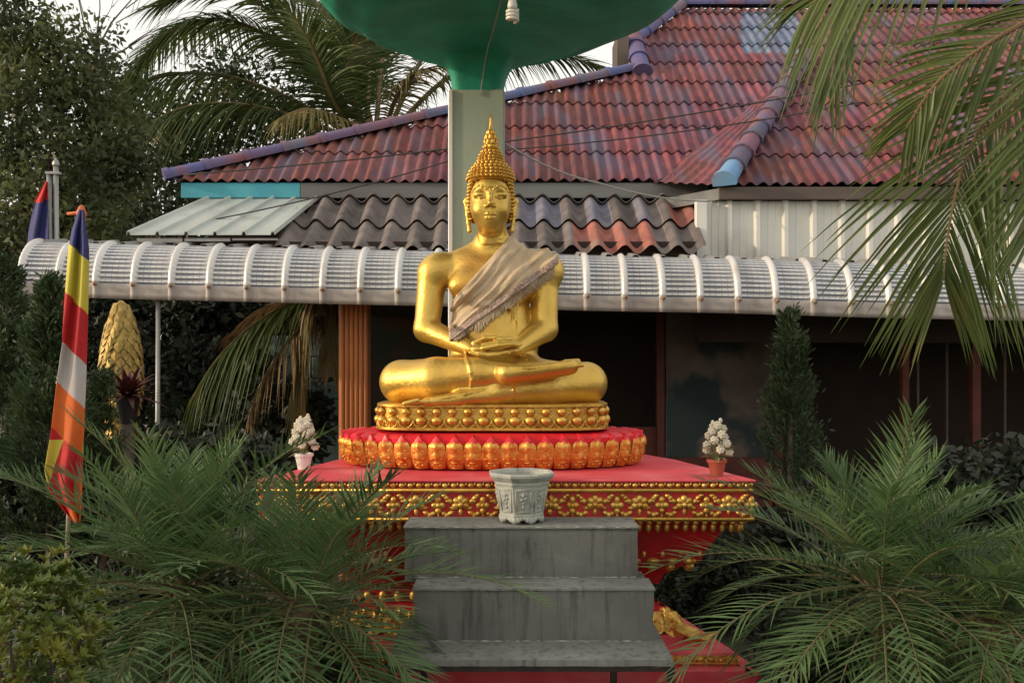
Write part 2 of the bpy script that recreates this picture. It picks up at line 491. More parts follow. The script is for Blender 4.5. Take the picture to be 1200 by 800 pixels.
# orient: the sash lies between line A (upper) and line B (lower)
def below(a, b):      # >0 when the point lies below the line in the photo
    return PY - (a[1] + (PX - a[0]) * (b[1]-a[1]) / (b[0]-a[0]))
up = below((532, 350), (591, 284)); lo = below((532, 396), (650, 312))
upn = up * .67; lon = lo * .81
across = (upn / (upn - lon + 1e-6))
fold = .0070*np.sin(across*15 + PX*.02 + 1.7*np.sin(PX*.038+PY*.02)) + .0042*np.sin(across*31 + PX*.05 + 1.6*np.sin(PX*.06-PY*.05)) + .0016*np.sin(across*58+PX*.12) + .002*np.sin(PX*.21+PY*.13)
keep = np.maximum(np.maximum(-upn, lon), (526 - PX)) * .0054
keep = np.maximum(keep, (PX - 655)*.0054)
Ds = np.maximum(np.maximum(B.D - .017 - fold, -(B.D + .012)), keep)
Ds = np.maximum(Ds, Z*0 + (5.60 - Y))
sash = B.obj('sash', M['sash'], statue, Ds.astype(np.float32))
kb = np.maximum(np.maximum(-lon - 7.5, lon), (527 - PX)) * .0054
kb = np.maximum(kb, (PX - 654)*.0054)
Db = np.maximum(np.maximum(B.D - .023 - fold*.6, -(B.D - .004)), kb); Db = np.maximum(Db, 5.60 - Y)
lace = B.obj('lace_border', M['lace'], sash, Db.astype(np.float32))
# fringe strands hanging from the lower edge
fr = MB()
Dn = B.D
def surf_y(px, py):
    for yy in np.arange(5.62, 6.1, .006):
        p = P(px, py, yy); q = ((p - B.lo) / B.h).astype(int)
        if (q < 0).any() or (q >= B.n).any(): continue
        if Dn[q[0], q[1], q[2]] < .012: return yy - .006
    return None
for px in np.arange(533, 650, 1.15):
    py0 = 396 + (px-532)*(312-396)/118.
    pts = []
    L = 11 + 3*random.random() if px > 556 else 6
    for t in (0, .35, .7, 1.0):
        y = surf_y(px + .6*random.uniform(-1,1)*t, py0 + L*t)
        if y is None: break
        pts.append(W(px + random.uniform(-1.4,1.4)*t, py0 + L*t, y))
    if len(pts) >= 3: fr.tube(pts, [.0048, .0045, .0038, .002][:len(pts)], 4)
fr.build('fringe', M['fringe'], sash)

# head ------------------------------------------------------------
HC = P(575, 243, 5.90)
Hd = Field(HC + (-.215, -.235, -.235), HC + (.215, .20, .26), .0024)
def hp(x, y, z): return HC + np.array((x, y, z))
Hd.ell(hp(0, .02, .055), (.134, .160, .175), .04)
Hd.ell(hp(0, -.030, -.030), (.112, .116, .130), .05)
Hd.ell(hp(0, -.072, -.125), (.055, .058, .050), .045)       # chin
Hd.ell(hp(0, -.100, -.078), (.062, .042, .040), .04)        # muzzle
for sx in (-1, 1):
    Hd.ell(hp(.060*sx, -.092, -.030), (.044, .046, .046), .04)       # cheeks
    Hd.ell(hp(.064*sx, -.112, .058), (.040, .036, .026), .010)       # eyelid
    Hd.cap(hp(.032*sx, -.143, .040), hp(.064*sx, -.143, .034), .0035, .0035, .006)
    Hd.cap(hp(.064*sx, -.143, .034), hp(.098*sx, -.112, .042), .0035, .0030, .006)
    Hd.chain([hp(.014*sx, -.150, .066), hp(.026*sx, -.150, .090), hp(.048*sx, -.147, .108), (hp(.072*sx, -.137, .110)), hp(.094*sx, -.119, .099), hp(.112*sx, -.090, .076)],
             [.0048, .0052, .0052, .005, .0045, .0035], .012)
    Hd.ell(hp(.020*sx, -.150, -.014), (.013, .015, .011), .010)      # nostril wing
Hd.chain([hp(0, -.143, .090), hp(0, -.157, .045), hp(0, -.176, .002)], [.010, .0105, .0135], .016)
Hd.ell(hp(0, -.174, -.006), (.015, .017, .013), .010)
Hd.cap(hp(0, -.142, -.034), hp(0, -.140, -.052), .006, .006, .012)
for sx in (-1, 1):
    Hd.chain([hp(.0*sx, -.150, -.066), hp(.012*sx, -.1515, -.062), hp(.030*sx, -.142, -.065), hp(.050*sx, -.124, -.062)], [.0075, .0080, .0065, .0035], .006)
    Hd.chain([hp(0, -.149, -.088), hp(.018*sx, -.145, -.086), hp(.036*sx, -.132, -.077), hp(.048*sx, -.124, -.067)], [.0100, .0092, .0060, .003], .006)
    Hd.cap(hp(0, -.160, -.0755), hp(.030*sx, -.147, -.0745), .0024, .0022, .003, op='s')
    Hd.cap(hp(.030*sx, -.147, -.0745), hp(.052*sx, -.128, -.064), .0022, .0016, .003, op='s')
Hd.cap(hp(0, .01, -.10), hp(0, .035, -.235), .084, .092, .03)
for sx in (-1, 1):      # long ears
    Hd.chain([hp(.136*sx, .02, .030), hp(.150*sx, .035, .055), hp(.160*sx, .04, .040), hp(.152*sx, .028, .0), hp(.150*sx, .012, -.03)], [.012,.014,.015,.012,.012], .010)
    Hd.chain([hp(.142*sx, .015, .0), hp(.146*sx, .008, -.05), hp(.140*sx, .002, -.10), hp(.132*sx, -.006, -.150)], [.014,.0115,.0115,.0155], .010)
head = Hd.obj('head', M['gold'], statue)

# hair: solid core + curls
hb = MB()
c = HC
core = [(.138,.160),(.146,.175),(.139,.20),(.128,.225),(.112,.25),(.094,.270),(.080,.288),(.074,.305),(.070,.325),(.060,.345),(.046,.362),(.038,.37)]
hb.lathe((c[0], c[1]+.03, c[2]), [(r, z) for r, z in core], 28, 1.0, 1.08)
def curl(p, nrm, r):
    rot = Vector(nrm).to_track_quat('Z', 'Y').to_matrix()
    hb.lathe_rot = None
    vs = []; fs = []
    prof = [(1.0,-.35),(1.02,.15),(.72,.62),(.34,.98),(.0,1.2)]
    n = 7
    for (rr, zz) in prof:
        for k in range(n):
            a = 2*math.pi*k/n + zz*1.3
            q = rot @ Vector((rr*r*math.cos(a), rr*r*math.sin(a), zz*r*.95))
            vs.append(Vector(p) + q)
    for i in range(len(prof)-1):
        for k in range(n):
            k2 = (k+1) % n
            fs.append((i*n+k, i*n+k2, (i+1)*n+k2, (i+1)*n+k))
    hb.add(vs, fs)
def interp(z):
    zs = [q[1] for q in core]; rs = [q[0] for q in core]
    return float(np.interp(z, zs, rs))
z = .178; row = 0
while z < .36:
    r = interp(z); cr_ = .0140 if z < .27 else .0120
    n = max(6, int(2*math.pi*r / (cr_*1.95)))
    dr = (interp(z+.01) - interp(z-.01)) / .02
    for k in range(n):
        a = 2*math.pi*(k + .5*(row % 2))/n
        hz = z
        nx, ny = math.cos(a), math.sin(a)*1.08
        curl((c[0] + r*nx, c[1] + .03 + r*ny, c[2] + hz), (nx, ny, -dr*.9), cr_)
    z += cr_*1.62; row += 1
# sides and back of the head
for zz in np.arange(-.075, .175, .0215):
    e = max(0, 1 - ((zz-.05)/.20)**2)
    rx = .140*max(e,.01)**.2; ry = .160*max(e,.01)**.2
    row += 1
    for k in range(-16, 17):
        a = math.pi/2 + k*R(10) + R(5)*(row % 2)
        x, y = rx*math.cos(a), ry*math.sin(a)
        lim = -.030 - .030*(zz > .02) - .050*max(0, (zz-.08)/.08)
        if y < lim: continue
        curl((c[0]+x, c[1]+.025+y, c[2]+zz), (x, y, .02), .0130)
hb.build('hair_curls', M['gold_hair'], statue, smooth=True)
# flame finial
fl = MB()
fz = c[2] + .362
fl.lathe((c[0], c[1]+.03, fz), [(.036,0),(.044,.010),(.043,.030),(.038,.055),(.032,.085),(.022,.115),(.013,.140),(.009,.165),(.006,.20),(.001,.232)], 16)
for ring, (zz, rr, n, hh) in enumerate([(.020,.044,8,.036),(.048,.040,8,.046),(.078,.033,7,.050),(.108,.022,6,.044)]):
    for k in range(n):
        a = 2*math.pi*(k + .5*(ring % 2))/n - math.pi/2
        rot = Matrix.Rotation(a, 3, 'Z') @ Matrix.Rotation(R(8), 3, 'Y')
        fl.blob((c[0] + rr*math.cos(a), c[1]+.03 + rr*math.sin(a), fz + zz), (.008, .0135, hh*.5), rot, 7, 6)
fl.build('flame_finial', M['gold_hair'], statue, smooth=True)

# ---------------------------------------------------------------- lotus seat (two tiers)
seat = thing('lotus_pedestal', (WX(577, 5.85), 5.88, H - .623), 'gold bead-petalled seat on a wide red and gold lotus plinth carrying the statue', 'pedestal')
SX, SY = WX(577.5, 5.88), 5.88
def sup(a, rx, ry, n=2.6):
    ca, sa = math.cos(a), math.sin(a)
    return (rx * math.copysign(abs(ca)**(2/n), ca), ry * math.copysign(abs(sa)**(2/n), sa))
def even_ring(rx, ry, n, e):
    A = np.linspace(0, 2*math.pi, 2001)
    Q = np.array([sup(a, rx, ry, e) for a in A]); s_ = np.concatenate([[0], np.cumsum(np.hypot(*np.diff(Q, axis=0).T))])
    T = np.linspace(0, s_[-1], n, endpoint=False)
    return [(float(np.interp(t, s_, Q[:,0])), float(np.interp(t, s_, Q[:,1]))) for t in T]
def band(prof, e=2.6, n=140):
    """prof: (rx, ry, z) rings"""
    b = MB(); vs = []; fs = []
    for rx, ry, z in prof:
        for k in range(n):
            x, y = sup(2*math.pi*k/n, rx, ry, e); vs.append((SX + x, SY + y, z))
    for i in range(len(prof)-1):
        for k in range(n):
            k2 = (k+1) % n; fs.append((i*n+k, i*n+k2, (i+1)*n+k2, (i+1)*n+k))
    fs.append(tuple(range((len(prof)-1)*n, len(prof)*n)))
    b.add(vs, fs); return b
def normals(Q):
    out = []
    for i in range(len(Q)):
        a = Q[i-1]; b = Q[(i+1) % len(Q)]
        t = Vector((b[0]-a[0], b[1]-a[1], 0)).normalized(); out.append(Vector((t.y, -t.x, 0)))
    return out
zg0, zg1 = H - .400, H - .243
b = band([(.700,.400,zg0),(.712,.412,zg0+.006),(.712,.412,zg0+.02),(.690,.390,zg0+.028),(.690,.390,zg1-.022),(.706,.406,zg1-.016),(.706,.406,zg1-.003),(.700,.40,zg1)], 4.0)
smooth_angle(b.build('gold_drum', M['gold_base'], seat))
bd = MB()
Q = even_ring(.692, .392, 42, 4.0); Nn = normals(Q)
for (x, y), nr in zip(Q, Nn):
    a = math.atan2(nr.y, nr.x); rot = Matrix.Rotation(a, 3, 'Z')
    bd.blob((SX+x, SY+y, zg1 - .044), (.030, .028, .026), rot, 10, 8)
    bd.blob((SX+x, SY+y, zg1 - .096), (.034, .036, .030), rot, 10, 8)
    # thin raised collar below the lower bead
    pts = []
    for j in range(9):
        t = math.pi + math.pi*j/8
        pts.append(Vector((SX+x, SY+y, zg1-.092)) + rot @ Vector((.012, .046*math.cos(t), .047*math.sin(t))))
    bd.tube(pts, .0055, 5)
bd.build('bead_petals', M['gold_base'], seat, smooth=True)
# lower lotus
zl0, zl1 = H - .623 + .004, H - .425
prof = [(.86,.44,zl0),(.885,.465,zl0+.02),(.90,.48,zl0+.06),(.915,.495,zl0+.11),(.93,.51,zl0+.15),(.93,.51,zl1-.012),(.90,.485,zl1+.004),(.80,.44,zl1+.012),(.70,.38,zl1+.016)]
b = band(prof, 2.2)
rd_ = b
pt = MB(); tp = MB()
Q = even_ring(.905, .485, 44, 2.2); Nn = normals(Q)
for (x, y), nr in zip(Q, Nn):
    a = math.atan2(nr.y, nr.x); rot = Matrix.Rotation(a, 3, 'Z')
    C0 = Vector((SX+x, SY+y, 0))
    def at(r, t, z): return C0 + rot @ Vector((r, t, 0)) + Vector((0, 0, z))
    # body of the petal: a bulging plate, narrow at the foot, shouldered, dipping to a red tip
    n = 8; rows = 12; vs = []; fs = []
    for i in range(rows+1):
        v = i/rows; z = zl0 + .006 + v*.165
        half = (.043 + .010*math.sin(v*math.pi)) * (1 if v < .82 else math.cos((v-.82)/.18*1.15))
        bul = .020*math.sin(v*math.pi)**.6 + .022*v - .020*(1-v)
        for k in range(n+1):
            t = -1 + 2*k/n
            relief = .009*max(0, 1-abs(t)*4) - .008*math.exp(-((abs(t)-.62)/.12)**2) + .004*math.cos(v*math.pi*5)*(abs(t) < .6)
            vs.append(at(bul + .018*(1 - abs(t)**2.5) + relief, half*t, z))
    for i in range(rows):
        for k in range(n):
            q = i*(n+1)+k; fs.append((q, q+1, q+n+2, q+n+1))
    pt.add(vs, fs)
    # scrolls and pearls on it
    for (t, z, r, s) in [(0,.128,.030,(.010,.014,.016)),(-.022,.110,.032,(.008,.011,.008)),(.022,.110,.032,(.008,.011,.008)),
                         (-.018,.138,.028,(.008,.009,.009)),(.018,.138,.028,(.008,.009,.009)),
                         (0,.075,.036,(.010,.010,.014)),(-.026,.068,.032,(.007,.014,.006)),(.026,.068,.032,(.007,.014,.006)),
                         (0,.045,.026,(.008,.022,.007)),(-.02,.030,.016,(.006,.012,.006)),(.02,.030,.016,(.006,.012,.006))]:
        pt.blob(at(r, t, zl0 + z), s, rot, 6, 4)
    # pointed red tip folded over the rim
    vs = [at(.034,-.030,zl0+.150), at(.046,0,zl0+.150), at(.034,.030,zl0+.150), at(.030,-.020,zl0+.178), at(.038,.020,zl0+.178),
          at(.034,0,zl0+.200), at(-.03,0,zl0+.206)]
    tp.add(vs, [(0,1,3),(1,2,4),(3,1,5),(1,4,5),(3,5,6),(5,4,6),(0,3,6),(4,2,6)])
pt.build('gold_petals', M['gold_petal'], seat, smooth=True)
rd_.add(tp.v, tp.f); smooth_angle(rd_.build('red_disc', M['red_bright'], seat))

# ---------------------------------------------------------------- altar plinth
alt = thing('altar_plinth', (-.035, 5.6, 0), 'big red altar plinth with gold relief friezes and a narrow waist under the lotus seat', 'pedestal')
PLAN = [(-1.364,5.0),(1.295,5.0),(1.05,6.04),(.85,6.52),(-.92,6.52),(-1.12,6.04)]
def offset(poly, o):
    """move every side inward by o (outward when negative)"""
    n = len(poly); out = []
    for i in range(n):
        p0 = Vector(poly[i-1]); p1 = Vector(poly[i]); p2 = Vector(poly[(i+1) % n])
        d1 = (p1-p0).normalized(); d2 = (p2-p1).normalized()
        n1 = Vector((-d1.y, d1.x)); n2 = Vector((-d2.y, d2.x))
        k = (n1 + n2); k = k / max(.2, k.dot(n1)) 
        out.append(p1 + k*o)
    return out
def tiers(name, prof, m, parent, smooth=False):
    b = MB(); vs = []; fs = []; n = len(PLAN)
    for o, z in prof:
        for p in offset(PLAN, o): vs.append((p.x, p.y, z))
    for i in range(len(prof)-1):
        for k in range(n):
            k2 = (k+1) % n; fs.append((i*n+k, i*n+k2, (i+1)*n+k2, (i+1)*n+k))
    fs.append(tuple(reversed(range(n)))); fs.append(tuple(range((len(prof)-1)*n, len(prof)*n)))
    b.add(vs, fs); return smooth_angle(b.build(name, m, parent), 30)
zt = H - .623
def along(o, step, sides=(0, 1, 5)):
    """points, tangents and normals evenly spaced along the sides seen"""
    P_ = offset(PLAN, o); out = []
    for sI in sides:
        a = P_[sI]; b_ = P_[(sI+1) % len(P_)]; L = (b_-a).length; n = max(1, round(L/step)); t = (b_-a)/L
        for k in range(n): out.append((a + t*L*(k+.5)/n, t, Vector((t.y, -t.x)), k))
    return out
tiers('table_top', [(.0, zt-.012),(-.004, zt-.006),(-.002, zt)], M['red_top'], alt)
tiers('frieze_board', [(.016, zt-.225),(.016, zt-.014)], M['red'], alt)
def moulding(name, o, z, r, m, parent):
    P_ = offset(PLAN, o); b = MB()
    for sI in (0, 1, 5, 2, 4):
        a = P_[sI]; c_ = P_[(sI+1) % 6]
        b.tube([(a.x, a.y, z), (c_.x, c_.y, z)], r, 8)
    return b.build(name, m, parent, smooth=True)
b = MB()
for (p, t, nr, k) in along(.012, .046):
    rot = Matrix(((t.x, nr.x, 0), (t.y, nr.y, 0), (0, 0, 1)))
    b.blob((p.x, p.y, zt-.030), (.019, .020, .015), rot, 7, 5)
    b.blob((p.x + t.x*.021, p.y + t.y*.021, zt-.024), (.006, .014, .012), rot, 5, 4)
b.build('bead_moulding', M['gold_relief'], alt, smooth=True)
moulding('gold_rail', .004, zt-.056, .011, M['gold_base'], alt)
moulding('lower_rail', .008, zt-.210, .012, M['gold_base'], alt)
b = MB()
K = 0
def leafblob(b, p, t, nr, u, z, su, sz, ang, d=.014):
    base = Matrix(((t.x, nr.x, 0), (t.y, nr.y, 0), (0, 0, 1)))
    rot = base @ Matrix.Rotation(ang, 3, 'Y')
    if K: z = zc + (z-zc)*1.22; su *= 1.08; sz *= 1.15
    b.blob((p.x + t.x*u, p.y + t.y*u, z), (su, d, sz), rot, 7, 5)
zc = zt - .136
K = 1
for (p, t, nr, k) in along(.014, .236):
    for j in range(5):       # five-lobed flower
        a = R(90) + (j-2)*R(52) if True else 0
        leafblob(b, p, t, nr, .026*math.cos(a), zc + .004 + .024*math.sin(a), .025, .0175, -a, .024)
    leafblob(b, p, t, nr, 0, zc + .002, .017, .017, 0, .034)
    leafblob(b, p, t, nr, 0, zc - .028, .012, .020, 0, .018)
    for sx in (-1, 1):
        leafblob(b, p, t, nr, sx*.040, zc - .012, .026, .010, 0, .016)
        for (u, z, su, sz, an) in [(.058,.018,.020,.009,-35),(.076,.032,.018,.009,-50),(.090,.042,.015,.008,-10),(.072,.018,.012,.006,20),
                                   (.054,-.034,.020,.008,28),(.074,-.042,.018,.009,8),(.092,-.036,.014,.008,-35)]:
            leafblob(b, p, t, nr, sx*u, zc + z, su, sz*1.45, R(an)*sx, .020)
    # small diamond flower between
    q = p + t*.118
    for j in range(4):
        a = R(90)*j
        leafblob(b, q, t, nr, .019*math.cos(a), zc + .024*math.sin(a), .021, .016, -a, .022)
    leafblob(b, q, t, nr, 0, zc, .014, .014, 0, .030)
    leafblob(b, q, t, nr, 0, zc - .045, .007, .014, 0, .015)
K = 0
b.build('frieze_flowers', M['gold_relief'], alt, smooth=True)
b = MB()
for (p, t, nr, k) in along(.030, .050):
    base = Matrix(((t.x, nr.x, 0), (t.y, nr.y, 0), (0, 0, 1)))
    b.blob((p.x, p.y, zt-.231), (.019, .018, .012), base, 6, 4)
    p2 = p - nr*.03
    b.blob((p2.x, p2.y, zt-.262), (.017, .014, .028), base, 6, 5)
b.build('hanging_petals', M['gold_relief'], alt, smooth=True)
tiers('waist', [(.31,.45),(.31,.598),(.395,.612),(.40,.625),(.385,.735),(.36,.742),(.34,.80),(.25,.878),(.20,.90),(.18,.96),(.15,1.02),(.13,1.06),(.10,1.12),(.035,1.17),(.035,zt-.20)], M['red'], alt)
b = MB()
for (p, t, nr, k) in along(.205, .10):     # upper row of dull gold leaves on the flare
    base = Matrix(((t.x, nr.x, 0), (t.y, nr.y, 0), (0, 0, 1)))
    b.blob((p.x, p.y, .905), (.042, .030, .022), base, 7, 5)
    b.blob((p.x - nr.x*.03, p.y - nr.y*.03, .865), (.030, .022, .026), base, 7, 5)
    b.blob((p.x+nr.x*.02+t.x*.05, p.y+nr.y*.02+t.y*.05, .945), (.014, .016, .022), base, 6, 4)
for (q, t, nr, k) in along(.392, .09):
    base = Matrix(((t.x, nr.x, 0), (t.y, nr.y, 0), (0, 0, 1)))
    b.blob((q.x, q.y, .66), (.03, .014, .035), base, 6, 4)
    b.blob((q.x, q.y, .735), (.034, .016, .012), base, 6, 4)
b.build('waist_leaves', M['gold_relief'], alt, smooth=True)
b = MB()
def petal_row(b, o, zlow, zhigh, flare, step, w):
    for (p, t, nr, k) in along(o, step):
        rows, n = 9, 6; vs = []; fs = []; jz = random.uniform(-.006, .006)
        for i in range(rows+1):
            v = i/rows; half = w*(.62 + .5*math.sin(v*2.2))*(1 if v < .7 else math.cos((v-.7)/.3*1.45))
            for q in range(n+1):
                u = -1 + 2*q/n
                out = flare*(v**1.6) - .02 + .016*(1-u*u)*math.sin(v*3.0) + .005*math.cos(u*7)*math.sin(v*9)
                vs.append((p.x + t.x*half*u + nr.x*out, p.y + t.y*half*u + nr.y*out, zhigh + (zlow-zhigh)*v + jz*v))
        for i in range(rows):
            for q in range(n):
                a_ = i*(n+1)+q; fs.append((a_, a_+n+1, a_+n+2, a_+1))
        b.add(vs, fs)
        for (u, v, r1, r2) in ((0,.35,.012,.018),(-.5,.45,.009,.013),(.5,.45,.009,.013),(0,.65,.014,.012),(-.45,.72,.008,.012),(.45,.72,.008,.012),(0,.86,.008,.010)):
            out = flare*(v**1.6) - .006
            b.blob((p.x + t.x*w*u + nr.x*out, p.y + t.y*w*u + nr.y*out, zhigh + (zlow-zhigh)*v), (r1, r1, r2), None, 6, 4)
petal_row(b, .275, .480, .600, .085, .100, .050)
petal_row(b, .300, .50, .615, .075, .100, .042)
for sI, s in ((1, 1), (0, -1)):                 # upturned horns at the corners
    c_ = offset(PLAN, .215)[sI]
    b.tube([(c_.x-.10*s, c_.y+.02, .52), (c_.x-.02*s, c_.y-.02, .49), (c_.x+.05*s, c_.y-.05, .485), (c_.x+.12*s, c_.y-.07, .53)], [.040, .045, .028, .003], 7)
b.build('leaf_skirt', M['gold_relief'], alt)
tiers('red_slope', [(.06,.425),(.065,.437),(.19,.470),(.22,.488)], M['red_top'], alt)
tiers('gold_step', [(.066,.372),(.060,.378),(.060,.424)], M['gold_relief'], alt)
b = MB()
for (p, t, nr, k) in along(.058, .06):
    leafblob(b, p, t, nr, 0, .402, .026, .012, R(20 if k % 2 else -20), .012)
    leafblob(b, p, t, nr, .03, .396, .010, .010, 0, .014)
b.build('gold_scroll_border', M['gold_relief'], alt, smooth=True)
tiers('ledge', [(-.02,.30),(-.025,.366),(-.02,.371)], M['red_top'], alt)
tiers('foot_wall', [(.0,-.02),(.0,.299)], M['red'], alt)

# ---------------------------------------------------------------- steps
st = thing('step_block', (.05, 4.5, .3), 'stained grey concrete steps on dark metal legs in front of the altar', 'steps')
z1, z2, z3 = H-.818, H-1.075, H-1.328
def slab(name, x0, x1, y0, y1, z0, z1_, m):
    nx, nz, ny = 60, 10, 14; b = MB()
    import bmesh
    bm = bmesh.new(); vid = {}
    def g(i, j, k):
        if (i,j,k) not in vid: vid[(i,j,k)] = bm.verts.new((x0+(x1-x0)*i/nx, y0+(y1-y0)*j/ny, z0+(z1_-z0)*k/nz))
        return vid[(i,j,k)]
    def face(*q):
        bm.faces.new([g(*a) for a in q])
    for i in range(nx):
        for k in range(nz): face((i,0,k),(i+1,0,k),(i+1,0,k+1),(i,0,k+1)); face((i,ny,k),(i,ny,k+1),(i+1,ny,k+1),(i+1,ny,k))
        for j in range(ny): face((i,j,nz),(i+1,j,nz),(i+1,j+1,nz),(i,j+1,nz)); face((i,j,0),(i,j+1,0),(i+1,j+1,0),(i+1,j,0))
    for j in range(ny):
        for k in range(nz): face((0,j,k),(0,j,k+1),(0,j+1,k+1),(0,j+1,k)); face((nx,j,k),(nx,j+1,k),(nx,j+1,k+1),(nx,j,k+1))
    for (i,j,k), v in vid.items():
        e = (i in (0,nx)) + (j in (0,ny)) + (k in (0,nz))
        p = v.co*9; d = mnoise.noise(p)*.0022
        d2 = max(0, mnoise.noise(v.co*23 + Vector((3,1,7))))*.010 if e > 1 else 0
        c = Vector(((x0+x1)/2, (y0+y1)/2, (z0+z1_)/2))
        if j in (0,ny): v.co.y += d + (d2+.002*(e > 1))*(1 if j == 0 else -1)
        if k == nz: v.co.z += d*.6 - d2*.7 - .002*(e > 1)
        if i in (0,nx): v.co.x += (d2+.002)*(1 if i == 0 else -1)
    me = bpy.data.meshes.new(name); bm.to_mesh(me); bm.free(); me.materials.append(m)
    o = bpy.data.objects.new(name, me); scene.collection.objects.link(o); o.parent = st; o.matrix_parent_inverse = st.matrix_basis.inverted()
    return smooth_angle(o, 40)
slab('riser', -.540, .632, 4.70, 4.996, z2-.02, z1-.012, M['concrete'])
slab('tread', -.548, .640, 4.692, 4.998, z1-.012, z1, M['concrete_tread'])
slab('riser', -.472, .680, 4.48, 4.93, z3-.02, z2-.012, M['concrete'])
slab('tread', -.478, .686, 4.474, 4.70, z2-.012, z2, M['concrete_tread'])
slab('tread', -.560, .727, 4.21, 4.90, z3-.034, z3, M['concrete_tread'])
for px, Y in ((459, 4.235), (719, 4.60), (786, 4.235), (497, 4.60)):
    b = MB(); x = WX(px, Y); b.box(x-.016, x+.016, Y-.014, Y+.014, 0, z3-.036); b.build('leg', M['steel_dark'], st)
def seam(x0, x1, y, z, r):
    b = MB(); n = 70
    b.tube([(x0+(x1-x0)*i/n, y + random.uniform(-.001,.001), z + random.uniform(-.001,.001)) for i in range(n+1)], [r*random.choice((.25,.6,1,1.3,.2)) for i in range(n+1)], 5)
    b.build('mortar_seam', M['concrete_edge'], st)
seam(-.53, .62, 4.699, z2+.002, .004); seam(-.46, .67, 4.479, z3+.002, .004); seam(-.54, .63, 4.692, z1-.003, .003)
b = MB(); b.box(-.55, .72, 4.222, 4.25, z3-.060, z3-.0345); b.build('frame_bar', M['steel_dark'], st)

# ---------------------------------------------------------------- grey octagonal plant pot on the top step
pt_ = thing('plant_pot', (WX(611, 4.85), 4.85, z1), 'empty grey-green faceted plant pot with moulded panels standing on the top step', 'plant pot')
PCX, PCY = WX(611, 4.85), 4.85
b = MB()
N8 = 8; a0 = R(22.5) + R(4)
prof = [(.112,.030),(.118,.034),(.120,.045),(.117,.050),(.143,.190),(.150,.204),(.150,.214),(.160,.222),(.176,.240),(.178,.252),(.172,.258),(.152,.256),(.144,.240),(.128,.15),(.115,.06),(.0,.055)]
b.lathe((PCX, PCY, z1), prof, N8, a0=a0)
o = b.build('pot_body', M['pot'], pt_)
b = MB()
for k in range(N8):                 # scalloped feet
    a = a0 + 2*math.pi*k/N8
    for da, w, hh in ((0, .020, .031),(R(9), .016, .024),(R(-9), .016, .024),(R(17), .012, .014),(R(-17), .012, .014)):
        b.blob((PCX + .108*math.cos(a+da), PCY + .108*math.sin(a+da), z1 + .036 - hh*.5), (w*.7, w, hh*.5+.004), Matrix.Rotation(a, 3, 'Z'), 8, 6)
b.build('scalloped_foot', M['pot'], pt_, smooth=True)
b = MB()
for k in range(N8):                 # raised panels with a moulded sprig
    am = a0 + 2*math.pi*(k+.5)/N8
    ap = math.cos(math.pi/N8)
    def q(u, v, d=0.0):
        r = (.117 + (.143-.117)*v)*ap + d
        return Vector((PCX + r*math.cos(am) - u*math.sin(am), PCY + r*math.sin(am) + u*math.cos(am), z1 + .050 + .14*v))
    w0, w1 = .032, .040
    for (ua, va, ub, vb) in ((-w0,.1,w0,.1),(w0,.1,w1,.9),(w1,.9,-w1,.9),(-w1,.9,-w0,.1)):
        b.tube([q(ua,va,.001), q(ub,vb,.001)], .0035, 5)
    for (u, v, r) in ((0,.28,.010),(0,.42,.008),(-.008,.55,.010),(.010,.60,.010),(0,.72,.012),(.004,.48,.007),(-.014,.72,.007),(.014,.74,.007)):
        b.blob(q(u, v), (r*.9, r*.9, r*1.1), Matrix.Rotation(am, 3, 'Z'), 6, 4)
b.build('moulded_panels', M['pot'], pt_, smooth=True)
b = MB(); b.lathe((PCX, PCY, z1+.15), [(.124, 0), (.05,.004), (.001,.006)], 8, a0=a0, closed=False)
b.build('soil', mat('dry_soil', (.05,.04,.03), (.08,.065,.05), 30, .95, 0, .8), pt_)

# ---------------------------------------------------------------- post and leaf canopy
cn = thing('lotus_leaf_canopy', (WX(557, 6.6), 6.8, 0), 'deep green lotus leaf canopy on a pale square post rising behind the statue', 'canopy')
XL, XR = WX(526, 6.6), WX(591, 6.6)
b = MB(); b.box(XL, XR, 6.6, 7.0, 0, WZ(104, 6.6), .012); b.build('post', M['post'], cn)
b = MB(); b.box(XL-.004, XL+.028, 6.585, 6.63, 0, WZ(106, 6.6), .006); b.build('lit_side_strip', M['white_pvc'], cn)  # pale strip stands in for sunlight on the post's left side
# bowl: neck ring on the post, rim a broad ellipse pushed forward over the statue
NC = ((XL+XR)/2, 6.80); zn = WZ(106, 6.6)
RC = (WX(587, 5.85), 5.78); RXr, RYr = 1.185, 1.12
bw = MB(); nt_, na = 34, 120
def bowlpt(t, a, off=0.0):
    ca, sa = math.cos(a), math.sin(a)
    nx_, ny_ = .178*math.copysign(abs(ca)**.35, ca), .192*math.copysign(abs(sa)**.35, sa)
    ex, ey = RC[0] + RXr*ca*(1+.012*math.sin(9*a)), RC[1] + RYr*sa*(1+.012*math.sin(9*a))
    s = t**1.5
    bl = s
    x = (NC[0] + nx_)*(1-bl) + ex*bl
    y = (NC[1] + ny_)*(1-bl) + ey*bl
    z = zn - .03 + .27*(1-(1-min(1, t/.20))**2) + .01*s + .17*s**8 + .012*math.sin(a*4+1)*s*s + .10*max(0, sa)*s
    z += .010*math.sin(s*math.pi*9)*(.22 < s < .89)
    if t > .12: z += .05*math.cos(a-R(90))*0
    return (x, y, z + off)
vs = []; fs = []
for off in (0, .045):
    for i in range(nt_+1):
        for k in range(na): vs.append(bowlpt(i/nt_, 2*math.pi*k/na, off if off == 0 or i < nt_ else .03))
T_ = (nt_+1)*na
for i in range(nt_):
    for k in range(na):
        k2 = (k+1) % na
        fs.append((i*na+k, (i+1)*na+k, (i+1)*na+k2, i*na+k2))
        fs.append((T_+i*na+k, T_+i*na+k2, T_+(i+1)*na+k2, T_+(i+1)*na+k))
